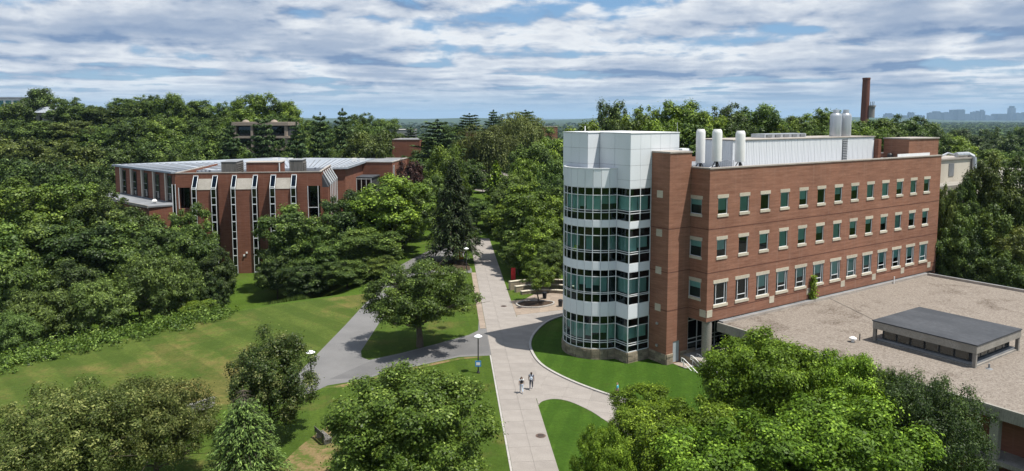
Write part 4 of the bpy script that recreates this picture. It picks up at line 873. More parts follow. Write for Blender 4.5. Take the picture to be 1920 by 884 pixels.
# concrete frame building on the hill
t = thing('concrete_frame_building', 'pale concrete building with open balconies between the hillside pines', 'building', (-90.5, 232, 7.2), R_(3))
MB().box(0, 17.2, 0.8, 12, 0, 16.6).build('core', 'core_dark', t)
for z in (0.5, 4.4, 8.3, 12.2, 16.3): MB().box(-0.4, 17.8, -1.2, 12.4, z, z + (1.1 if z > 16 else 0.7)).build('slab', 'concrete_tan', t)
for k in range(4): MB().box(0.2 + 5.4 * k, 0.9 + 5.4 * k, -0.9, 0.79, 0, 16.3).build('column', 'concrete_tan', t)
for k in range(3): MB().lathe([(1.2, 0), (0.9, 0.5), (0.1, 0.8)], (3.0 + 4.6 * k, 3, 17.4), 14).build('roof_dome', 'concrete_tan', t)
for k in range(3):
    for z in (1.2, 5.1, 9.0, 12.9): MB().poly([(0.95 + 5.4 * k, 0.7, z + 0.8), (5.5 + 5.4 * k, 0.7, z + 0.8), (5.5 + 5.4 * k, 0.7, z + 3.0), (0.95 + 5.4 * k, 0.7, z + 3.0)]).build('pane', 'glass_dark', t)
# white and blue building at the far left edge of the hill
t = thing('hilltop_building', 'small white building with blue windows at the left edge of the hilltop', 'building', (-262, 352, 12), R_(6))
MB().box(0, 23, 0, 14, 0, 23.5).build('wall', 'white_paint', t); MB().box(-0.4, 23.4, -0.4, 14.4, 23.5, 24.2).build('roof', 'roof_pale', t)
for k in range(6): MB().box(1 + 3.7 * k, 3.6 + 3.7 * k, -0.08, -0.002, 17.5, 22.5).build('window', 'glass_teal', t)
t = thing('hill_house', 'pale roofed house half buried in the trees of the left hill', 'house', (-224, 336, 14), R_(-8))
MB().box(0, 13, 0, 9, 0, 14.5).build('wall', 'far_wall', t); MB().poly([(-0.6, -0.6, 14.4), (13.6, -0.6, 14.4), (13.6, 4.5, 17.2), (-0.6, 4.5, 17.2)]).poly([(13.6, 9.6, 14.4), (-0.6, 9.6, 14.4), (-0.6, 4.5, 17.2), (13.6, 4.5, 17.2)]).build('roof', 'roof_pale', t)
for k in range(3): MB().box(2 + 4 * k, 3.4 + 4 * k, -0.06, -0.002, 10.5, 13).build('window', 'steel_dark', t)
tag(MB().tube((-155, 322, 12), (-155, 322, 35), 0.28, 0.22).tube((-155, 322, 35), (-155, 322, 36.5), 0.08).build('flagpole', 'white_paint'), 'thin pale pole rising from the trees on the left hill', 'pole')
# factory chimney with its balcony
t = thing('brick_chimney', 'tall tapering dark brick factory chimney on the skyline', 'chimney', (197.5, 400, -22))
MB().lathe([(2.75, 0), (1.95, 69.2), (2.1, 69.4), (2.1, 70.2)], (0, 0, 0), 24).build('shaft', 'chimney_brick', t, smooth=True)
MB().lathe([(1.5, 70.21), (1.5, 70.25)], (0, 0, 0), 20).build('mouth', 'core_dark', t)
MB().lathe([(2.0, 0), (2.0, 6.0), (2.4, 6.1), (2.4, 6.9)], (2.9, -0.8, 48.0), 16).build('side_turret', 'concrete_stained', t)
for k in range(3): MB().tube((2.2 + 0.9 * k, -1.6, 54.8), (2.2 + 0.9 * k, -1.6, 57.0), 0.16, n=6).build('antenna', 'steel_dark', t)
# city skyline 14 km away, every tower its own thing
SKY = [(712, 770, 348), (780, 812, 374), (840, 880, 364), (885, 905, 338), (908, 932, 342), (955, 995, 362), (1003, 1018, 364), (1048, 1080, 345), (1095, 1142, 332), (1170, 1233, 342), (1234, 1280, 320), (1282, 1335, 318), (1340, 1385, 352), (1395, 1428, 337), (1430, 1450, 328), (1463, 1495, 320), (1500, 1530, 364), (1535, 1598, 367), (1600, 1690, 352), (1698, 1738, 290), (1745, 1790, 347), (1810, 1850, 340), (1880, 1905, 325), (1140, 1168, 372), (1450, 1462, 352), (815, 838, 380), (934, 953, 376), (1082, 1094, 368)]
SKY.sort(); srng = random.Random(3)
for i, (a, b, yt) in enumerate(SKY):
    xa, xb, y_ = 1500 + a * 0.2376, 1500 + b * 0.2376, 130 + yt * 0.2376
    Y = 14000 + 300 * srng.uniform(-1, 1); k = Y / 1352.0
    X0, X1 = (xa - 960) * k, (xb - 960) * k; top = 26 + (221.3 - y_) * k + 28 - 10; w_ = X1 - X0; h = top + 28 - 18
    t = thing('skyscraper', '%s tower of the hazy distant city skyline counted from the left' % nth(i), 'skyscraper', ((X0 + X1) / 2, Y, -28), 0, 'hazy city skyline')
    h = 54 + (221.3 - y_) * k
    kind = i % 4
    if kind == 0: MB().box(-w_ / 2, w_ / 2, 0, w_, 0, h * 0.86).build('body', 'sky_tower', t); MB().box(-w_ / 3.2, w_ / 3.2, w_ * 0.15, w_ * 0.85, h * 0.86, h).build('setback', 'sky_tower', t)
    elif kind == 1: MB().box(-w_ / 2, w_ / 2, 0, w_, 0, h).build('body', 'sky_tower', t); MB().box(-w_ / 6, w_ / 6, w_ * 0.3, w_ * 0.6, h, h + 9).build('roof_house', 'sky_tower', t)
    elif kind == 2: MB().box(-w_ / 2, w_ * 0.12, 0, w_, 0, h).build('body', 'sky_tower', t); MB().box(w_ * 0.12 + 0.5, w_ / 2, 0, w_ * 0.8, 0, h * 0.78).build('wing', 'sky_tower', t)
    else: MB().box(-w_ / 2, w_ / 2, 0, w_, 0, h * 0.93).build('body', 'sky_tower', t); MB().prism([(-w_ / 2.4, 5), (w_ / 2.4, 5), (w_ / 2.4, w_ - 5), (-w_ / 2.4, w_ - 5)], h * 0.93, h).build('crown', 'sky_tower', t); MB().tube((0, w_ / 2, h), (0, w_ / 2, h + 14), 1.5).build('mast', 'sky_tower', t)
# low far hills on the horizon
def ridge(name, label, X0, X1, Y, h, seed):
    r = random.Random(seed); n = 60; mb = MB(); ph = [r.uniform(0, 6) for _ in range(4)]
    prof = [h * (0.62 + 0.2 * math.sin(4 * k / n + ph[0]) + 0.12 * math.sin(11 * k / n + ph[1]) + 0.06 * math.sin(29 * k / n + ph[2])) * min(1, 6 * min(k, n - k) / n + 0.12) for k in range(n + 1)]
    for k in range(n):
        xa, xb = X0 + (X1 - X0) * k / n, X0 + (X1 - X0) * (k + 1) / n
        mb.poly([(xa, Y - 1500, -30), (xb, Y - 1500, -30), (xb, Y, prof[k + 1] - 28), (xa, Y, prof[k] - 28)]); mb.poly([(xa, Y, prof[k] - 28), (xb, Y, prof[k + 1] - 28), (xb, Y + 1500, -30), (xa, Y + 1500, -30)])
    o = mb.build(name, 'leaf_hill', smooth=False); tag(o, label, None, None, 'structure')
plain('leaf_hill', (0.022, 0.045, 0.016), (0.04, 0.07, 0.022), 0.006, 0.95, fine=0.03)
ridge('hill', 'dark wooded ridge on the horizon left of centre', -5200, 900, 9000, 82, 1)
ridge('hill', 'low wooded ridge on the horizon right of centre', 300, 7000, 11000, 74, 2)
ridge('hill', 'faint wooded ridge behind the city', 5000, 16000, 15500, 62, 4)
ridge('hill', 'faint wooded ridge behind the left hill', -16000, -4000, 12000, 80, 7)
# ------------------------------------------------------------------ foliage
def unit(a): return a / np.maximum(1e-9, np.linalg.norm(a, axis=1, keepdims=True))
def leaf_mesh(name, pos, nrm, ln, ratio, tint, rg, tang=None):
    """one small folded blade per leaf"""
    n = len(pos); r = rg.normal(size=(n, 3)) if tang is None else tang
    t = unit(np.cross(nrm, r)) if tang is None else unit(tang); b = unit(np.cross(nrm, t)); ln = ln[:, None]
    w_ = ln * ratio
    v = np.stack([pos - t * ln * 0.5, pos + b * w_ * 0.5 + nrm * w_ * 0.18 - t * ln * 0.08, pos + t * ln * 0.5, pos - b * w_ * 0.5 + nrm * w_ * 0.18 - t * ln * 0.08], axis=1).reshape(-1, 3)
    me = bpy.data.meshes.new(name)
    me.vertices.add(4 * n); me.vertices.foreach_set('co', v.astype(np.float32).ravel())
    me.loops.add(4 * n); me.loops.foreach_set('vertex_index', np.arange(4 * n, dtype=np.int32))
    me.polygons.add(n); me.polygons.foreach_set('loop_start', np.arange(0, 4 * n, 4, dtype=np.int32))
    me.update(calc_edges=True)
    at = me.attributes.new('tint', 'FLOAT', 'FACE'); at.data.foreach_set('value', np.clip(tint, 0, 1).astype(np.float32))
    return me
def puff_leaves(rg, cen, rad, n, size, spray=28, spread=2.3, up=0.5, low_cut=-0.55, gap=0.0):
    """leaves in rounded twig sprays scattered over the outsides of overlapping puffs"""
    k = len(cen); wts = (rad[:, 0] ** 2); wts = wts / wts.sum(); ns = int(n / spray * 2.2)
    ci = rg.choice(k, ns, p=wts); d = unit(rg.normal(size=(ns, 3))); d[:, 2] = np.where(d[:, 2] < low_cut, -d[:, 2], d[:, 2])
    sc = rg.uniform(0.80, 1.10, size=(ns, 1)); p = cen[ci] + d * rad[ci] * sc
    inside = np.zeros(ns, bool)
    for j in range(k):
        q = ((p - cen[j]) / rad[j]); inside |= ((q * q).sum(1) < 0.42) & (ci != j)
    keep = np.where(~inside)[0][: int(n / spray)]
    p, d, ci = p[keep], d[keep], ci[keep]; m = len(p)
    ctint = rg.uniform(0.2, 0.65, k)[ci] + rg.normal(0, 0.12, m)
    sr = size * spread * rg.uniform(0.6, 1.35, (m, 1, 1))
    e = unit((rg.normal(size=(m, spray, 3)) + d[:, None, :] * 0.55 + np.array([0, 0, 0.45])).reshape(-1, 3)).reshape(m, spray, 3)
    pos = (p[:, None, :] + e * sr * rg.uniform(0.35, 1.0, (m, spray, 1)) * np.array([1, 1, 0.75])).reshape(-1, 3)
    nr = unit((e * 0.8 + d[:, None, :] * 0.25 + np.array([0, 0, up * 0.8]) + rg.normal(size=(m, spray, 3)) * 0.40).reshape(-1, 3))
    tint = np.repeat(ctint, spray) + rg.normal(0, 0.27, m * spray)
    ln = size * rg.uniform(0.65, 1.35, m * spray)
    return pos, nr, ln, tint
def dome_puffs(rg, R, H, base, n, r0=0.26, r1=0.40, squash=0.8, top_bias=0.0, shell=0.70):
    """puff centres filling a rounded crown from height base to H, radius R"""
    ch = (H - base) / 2; cz = base + ch; out = []; rr = []
    for i in range(n):
        f = (i + 0.5) / n; z = 1 - 2 * f * 0.93; a = i * 2.39996 + rg.uniform(-0.35, 0.35); s = math.sqrt(max(0, 1 - z * z)); z = z + rg.uniform(-0.08, 0.08)
        k = shell * rg.uniform(0.62, 1.30); r = R * rg.uniform(r0, r1) * (1.25 - 0.35 * k / shell)
        bulge = 1.0 if z > -0.2 else 1.0 + 0.35 * (z + 0.2)
        out.append((math.cos(a) * s * R * k * bulge, math.sin(a) * s * R * k * bulge, cz + z * ch * k * 1.04 + top_bias)); rr.append((r, r, r * squash))
    for i in range(max(3, n // 6)):
        r = R * r1 * 1.1; out.append((rg.normal() * R * 0.2, rg.normal() * R * 0.2, cz + rg.normal() * ch * 0.25)); rr.append((r, r, r))
    return np.array(out), np.array(rr)
def wood(rg, H, base, cen, rtrunk, n_limbs, lean=0.0, forks=1):
    mb = MB(); z = 0; pts = [(0, 0, -0.6), (0, 0, base * 0.5), (rg.normal() * 0.12, rg.normal() * 0.12, base), (rg.normal() * 0.25, rg.normal() * 0.25, base + (H - base) * 0.35), (rg.normal() * 0.3, rg.normal() * 0.3, base + (H - base) * 0.75)]
    mb.path(pts, [rtrunk * 1.25, rtrunk, rtrunk * 0.85, rtrunk * 0.5, rtrunk * 0.12], 9)
    idx = rg.choice(len(cen), min(n_limbs, len(cen)), replace=False)
    for i in idx:
        c = Vector(cen[i]); s = min(max(base * 0.8, c.z * 0.62), c.z - 0.2); a = Vector((0, 0, s)); mid = a.lerp(c, 0.5) + Vector((0, 0, -0.06 * (c - a).length)); r = rtrunk * 0.42 * (1 - s / H * 0.5)
        mb.path([tuple(a), tuple(mid), tuple(a.lerp(c, 0.92))], [r, r * 0.6, r * 0.15], 6)
        for q in range(2):
            e = c + Vector(rg.normal(size=3)) * rtrunk * 3.0; mb.path([tuple(mid), tuple(e)], [r * 0.45, r * 0.1], 5)
    return mb
PROTO = {}
def broad(name, seed, R, H, base, nclump, nleaf, size, ratio=0.58, rt=None, rc=(0.085, 0.17), squash=0.72, inner=0.20, lobes=5, lobe=0.20, bark='bark', up=0.5, fill=0.62, topflat=1.0):
    """crown of many separate leafy clumps on a lobed envelope, gaps between them opening on a shaded inner crown"""
    rg = np.random.default_rng(seed); ch = (H - base) / 2; cz = base + ch * 0.92
    ld = unit(rg.normal(size=(lobes, 3)) * np.array([1, 1, 0.6]) + np.array([0, 0, 0.25])); lw = rg.uniform(-0.5, 1.0, lobes)
    def env(d):
        k = np.clip((d @ ld.T - 0.45) / 0.55, 0, 1); return 1.0 + lobe * (k * lw).max(1) - lobe * 0.35
    n0 = nclump * 3; d = unit(rg.normal(size=(n0, 3))); d = d[d[:, 2] > -0.72]
    keep = []; ang = 1.75 / math.sqrt(nclump)
    for i in range(len(d)):         # blue-noise directions so the clumps stay apart
        if all(np.dot(d[i], d[j]) < math.cos(ang) for j in keep): keep.append(i)
        if len(keep) >= nclump: break
    d = d[keep]; n = len(d); e = env(d) * rg.uniform(0.70, 1.08, n); bul = np.where(d[:, 2] < -0.25, 1 + 0.45 * (d[:, 2] + 0.25), 1.0)
    ax = np.array([R * 0.90, R * 0.90, ch * 0.94 * topflat]); cen = d * (e * bul)[:, None] * ax + np.array([0, 0, cz]); r = R * (rc[0] + (rc[1] - rc[0]) * rg.uniform(0, 1, n) ** 1.6); rad = np.stack([r, r, r * squash], 1)
    # leaves of the clumps
    nl = int(nleaf * (1 - inner)); wts = r ** 2 / (r ** 2).sum(); ci = rg.choice(n, nl, p=wts); q = unit(rg.normal(size=(nl, 3)) + d[ci] * 0.35 + np.array([0, 0, 0.35]))
    lump = 1 + 0.38 * np.sin(q[:, 0] * 6 + ci) * np.sin(q[:, 1] * 6 + ci * 1.7) * np.sin(q[:, 2] * 5 + ci * 0.6 + 1)
    sprig = rg.uniform(size=nl) < 0.16; q[sprig] = unit(np.round(q[sprig] * 1.6) + rg.normal(size=(sprig.sum(), 3)) * 0.16 + 1e-3); lump[sprig] *= rg.uniform(1.0, 1.65, sprig.sum())
    pos = cen[ci] + q * rad[ci] * (rg.uniform(0.45, 1.08, nl) * lump)[:, None] + rg.normal(size=(nl, 3)) * size * 0.35
    nr = unit(q * 0.85 + d[ci] * 0.15 + np.array([0, 0, up]) + rg.normal(size=(nl, 3)) * 0.42)
    ti = rg.uniform(0.15, 0.65, n)[ci] + rg.normal(0, 0.25, nl)
    # inner crown
    ni = nleaf - nl; di = unit(rg.normal(size=(ni, 3))); di[:, 2] = np.where(di[:, 2] < -0.75, -di[:, 2], di[:, 2]); bi = np.where(di[:, 2] < -0.25, 1 + 0.45 * (di[:, 2] + 0.25), 1.0)
    pi_ = di * (env(di) * bi * fill * rg.uniform(0.75, 1.05, ni))[:, None] * ax + np.array([0, 0, cz]); n_i = unit(di * 0.6 + np.array([0, 0, 0.4]) + rg.normal(size=(ni, 3)) * 0.5)
    pos = np.concatenate([pos, pi_]); nr = np.concatenate([nr, n_i]); ti = np.concatenate([ti, rg.uniform(0, 0.8, ni)]); ln = np.concatenate([size * rg.uniform(0.65, 1.35, nl), size * 1.5 * rg.uniform(0.7, 1.3, ni)])
    sc = R / np.percentile(np.hypot(pos[:, 0], pos[:, 1]), 98.5); pos[:, :2] *= sc; pos[:, 2] *= H / np.percentile(pos[:, 2], 99.6); cen[:, :2] *= sc
    PROTO[name] = (wood(rg, H, max(base, 0.4) * 0.9, cen, rt or R * 0.045, 22).mesh('trunk'), leaf_mesh('crown', pos, nr, ln, ratio, ti, rg), R, H, bark)
broad('maple', 11, 5.2, 9.6, 0.8, 125, 66000, 0.19, rc=(0.10, 0.19))
broad('maple_b', 12, 4.6, 8.4, 0.6, 100, 54000, 0.19, rc=(0.10, 0.20))
broad('feather', 13, 5.2, 9.0, 0.8, 150, 46000, 0.18, ratio=0.42, rc=(0.07, 0.15), squash=1.0, up=0.25, inner=0.28)
broad('pear', 14, 3.6, 9.0, 0.6, 90, 40000, 0.17, ratio=0.55, rc=(0.11, 0.20), squash=1.25)
broad('lone', 15, 6.3, 10.2, 2.0, 95, 46000, 0.22, rt=0.36, rc=(0.09, 0.18), squash=0.6, lobe=0.35, inner=0.16)
broad('broad_mid', 21, 5.0, 13.0, 0.8, 85, 32000, 0.32, rc=(0.11, 0.22), squash=0.8)
broad('broad_mid_b', 22, 5.0, 13.0, 1.0, 70, 32000, 0.33, rc=(0.12, 0.25), squash=0.7, lobe=0.28)
broad('sumac', 23, 4.8, 7.0, 0.8, 60, 24000, 0.30, ratio=0.34, rc=(0.11, 0.20), squash=0.5, up=0.8)
broad('locust', 24, 2.5, 6.0, 1.6, 40, 9000, 0.20, ratio=0.4, rt=0.10, rc=(0.14, 0.26), squash=0.4, up=0.7, inner=0.1)
broad('broad_far', 31, 6.5, 15.0, 1.6, 80, 17000, 0.46, rc=(0.11, 0.22), squash=0.75)
broad('broad_far_b', 32, 6.5, 15.0, 1.6, 64, 17000, 0.48, rc=(0.12, 0.26), squash=0.62, lobe=0.30)
broad('broad_far_c', 33, 6.5, 15.0, 1.2, 95, 17000, 0.44, rc=(0.09, 0.19), squash=0.75)
def conifer(name, seed, R, H, levels, per, cards, size, droop=0.35, gap=1.0, base=0.6, ratio=0.35, taper=1.0, hang=0.5, bare=0.0, bark='bark', tufts=False):
    rg = np.random.default_rng(seed); P_, N_, L_, T_, G_ = [], [], [], [], []; mb = MB(); rt = H * 0.014 + 0.05
    mb.path([(0, 0, -0.6), (0, 0, H * 0.5), (0, 0, H * 0.99)], [rt, rt * 0.6, rt * 0.1], 8)
    for i in range(levels):
        f = i / (levels - 1); z = base + (H - base) * (f ** 0.92); L0 = R * (1 - f) ** taper + 0.10 * R * (1 - f) + 0.03
        for k in range(per):
            a = k * 2 * math.pi / per + i * 1.13 + rg.normal() * 0.22; L = L0 * rg.uniform(0.72, 1.12)
            if tufts: L *= rg.uniform(0.5, 1.15)
            d = np.array([math.cos(a), math.sin(a), 0]); side = np.array([-d[1], d[0], 0])
            tip_rise = (0.25 if tufts else -droop) * L
            mb.tube((0, 0, z), (d[0] * L * 0.85, d[1] * L * 0.85, z + tip_rise * 0.7), rt * 0.22 * (1 - f * 0.6), rt * 0.05, 4, False)
            if f > 1 - bare: continue
            n = max(4, int(cards * L / R)); s = rg.uniform(0.12, 1.0, n) ** 0.75
            wid = (0.30 if not tufts else 0.42) * L * (1 - s * 0.75) + 0.08
            o = rg.normal(size=n) * wid * 0.55
            p = d * (s * L)[:, None] + side * o[:, None]; p[:, 2] = z + tip_rise * s ** 1.3 - (0.0 if tufts else 0.12 * np.abs(o)) + rg.normal(size=n) * 0.05 * R * (0.6 if not tufts else 0.5)
            p[:, 2] -= (0 if tufts else hang) * rg.uniform(0, 1, n) * size
            P_.append(p); nn = rg.normal(size=(n, 3)) * 0.45 + np.array([0, 0, 1.0]) + d * 0.35; N_.append(nn)
            G_.append(d * 1.0 + side * np.sign(o)[:, None] * 0.7 + np.array([0, 0, -hang]) + rg.normal(size=(n, 3)) * 0.25)
            L_.append(size * rg.uniform(0.7, 1.4, n)); T_.append(0.25 + 0.45 * s + rg.normal(size=n) * 0.2)
    pos, nr, tg = np.concatenate(P_), unit(np.concatenate(N_)), unit(np.concatenate(G_)); tg = unit(tg - nr * (tg * nr).sum(1, keepdims=True))
    PROTO[name] = (mb.mesh('trunk'), leaf_mesh('crown', pos, nr, np.concatenate(L_), ratio, np.concatenate(T_), rg, tg), R, H, bark)
conifer('spruce', 41, 3.3, 7.6, 24, 12, 130, 0.22, 0.42, ratio=0.34, hang=0.9, taper=0.62, bare=0.10)
conifer('spruce_tall', 42, 4.9, 18.5, 32, 11, 70, 0.58, 0.34, base=3.4, ratio=0.34, hang=1.2, taper=0.72)
conifer('pine', 43, 5.0, 20.0, 15, 7, 190, 0.72, base=3.0, ratio=0.30, taper=0.42, tufts=True)
conifer('pine_b', 44, 5.0, 20.0, 18, 7, 170, 0.72, base=2.0, ratio=0.30, taper=0.55, tufts=True)
conifer('pyramid', 45, 2.6, 8.0, 22, 11, 30, 0.45, -0.25, ratio=0.55, hang=0.0, taper=0.7)
def willow(name, seed, R, H):
    rg = np.random.default_rng(seed); cen, rad = dome_puffs(rg, R * 0.86, H, H * 0.42, 34, 0.2, 0.34, 0.8)
    p1, n1, l1, t1 = puff_leaves(rg, cen, rad, 9000, 0.5, 10, 1.6)
    ns = 900; ci = rg.choice(len(cen), ns); st = cen[ci] + unit(rg.normal(size=(ns, 3))) * rad[ci] * 0.95; m = 14
    drop = rg.uniform(2.5, 8.0, ns); s = (np.arange(m) + 0.5) / m
    pos = st[:, None, :] + np.zeros((ns, m, 3)); pos[:, :, 2] -= s[None, :] * drop[:, None]; rad_d = unit(st * np.array([1, 1, 0])); pos += rad_d[:, None, :] * (0.5 * s[None, :, None] ** 0.5) + rg.normal(size=(ns, m, 3)) * 0.16
    pos = pos.reshape(-1, 3); nr = unit(np.repeat(rad_d, m, 0) + rg.normal(size=(ns * m, 3)) * 0.45 + np.array([0, 0, 0.25])); tg = np.tile([[0.0, 0, -1.0]], (ns * m, 1)) + rg.normal(size=(ns * m, 3)) * 0.15
    tg = unit(tg - nr * (tg * nr).sum(1, keepdims=True)); k = pos[:, 2] > 0.6; pos, nr, tg = pos[k], nr[k], tg[k]
    tg1 = unit(np.cross(n1, rg.normal(size=n1.shape)))
    P2, N2 = np.concatenate([p1, pos]), np.concatenate([n1, nr]); L2 = np.concatenate([l1, rg.uniform(0.6, 1.0, len(pos))]); T2 = np.concatenate([t1, rg.uniform(0.2, 0.9, len(pos))])
    PROTO[name] = (wood(rg, H, H * 0.2, cen, 0.6, 14).mesh('trunk'), leaf_mesh('crown', P2, N2, L2, 0.36, T2, rg, np.concatenate([tg1, tg])), R, H, 'bark')
willow('willow', 51, 9.5, 20.0)
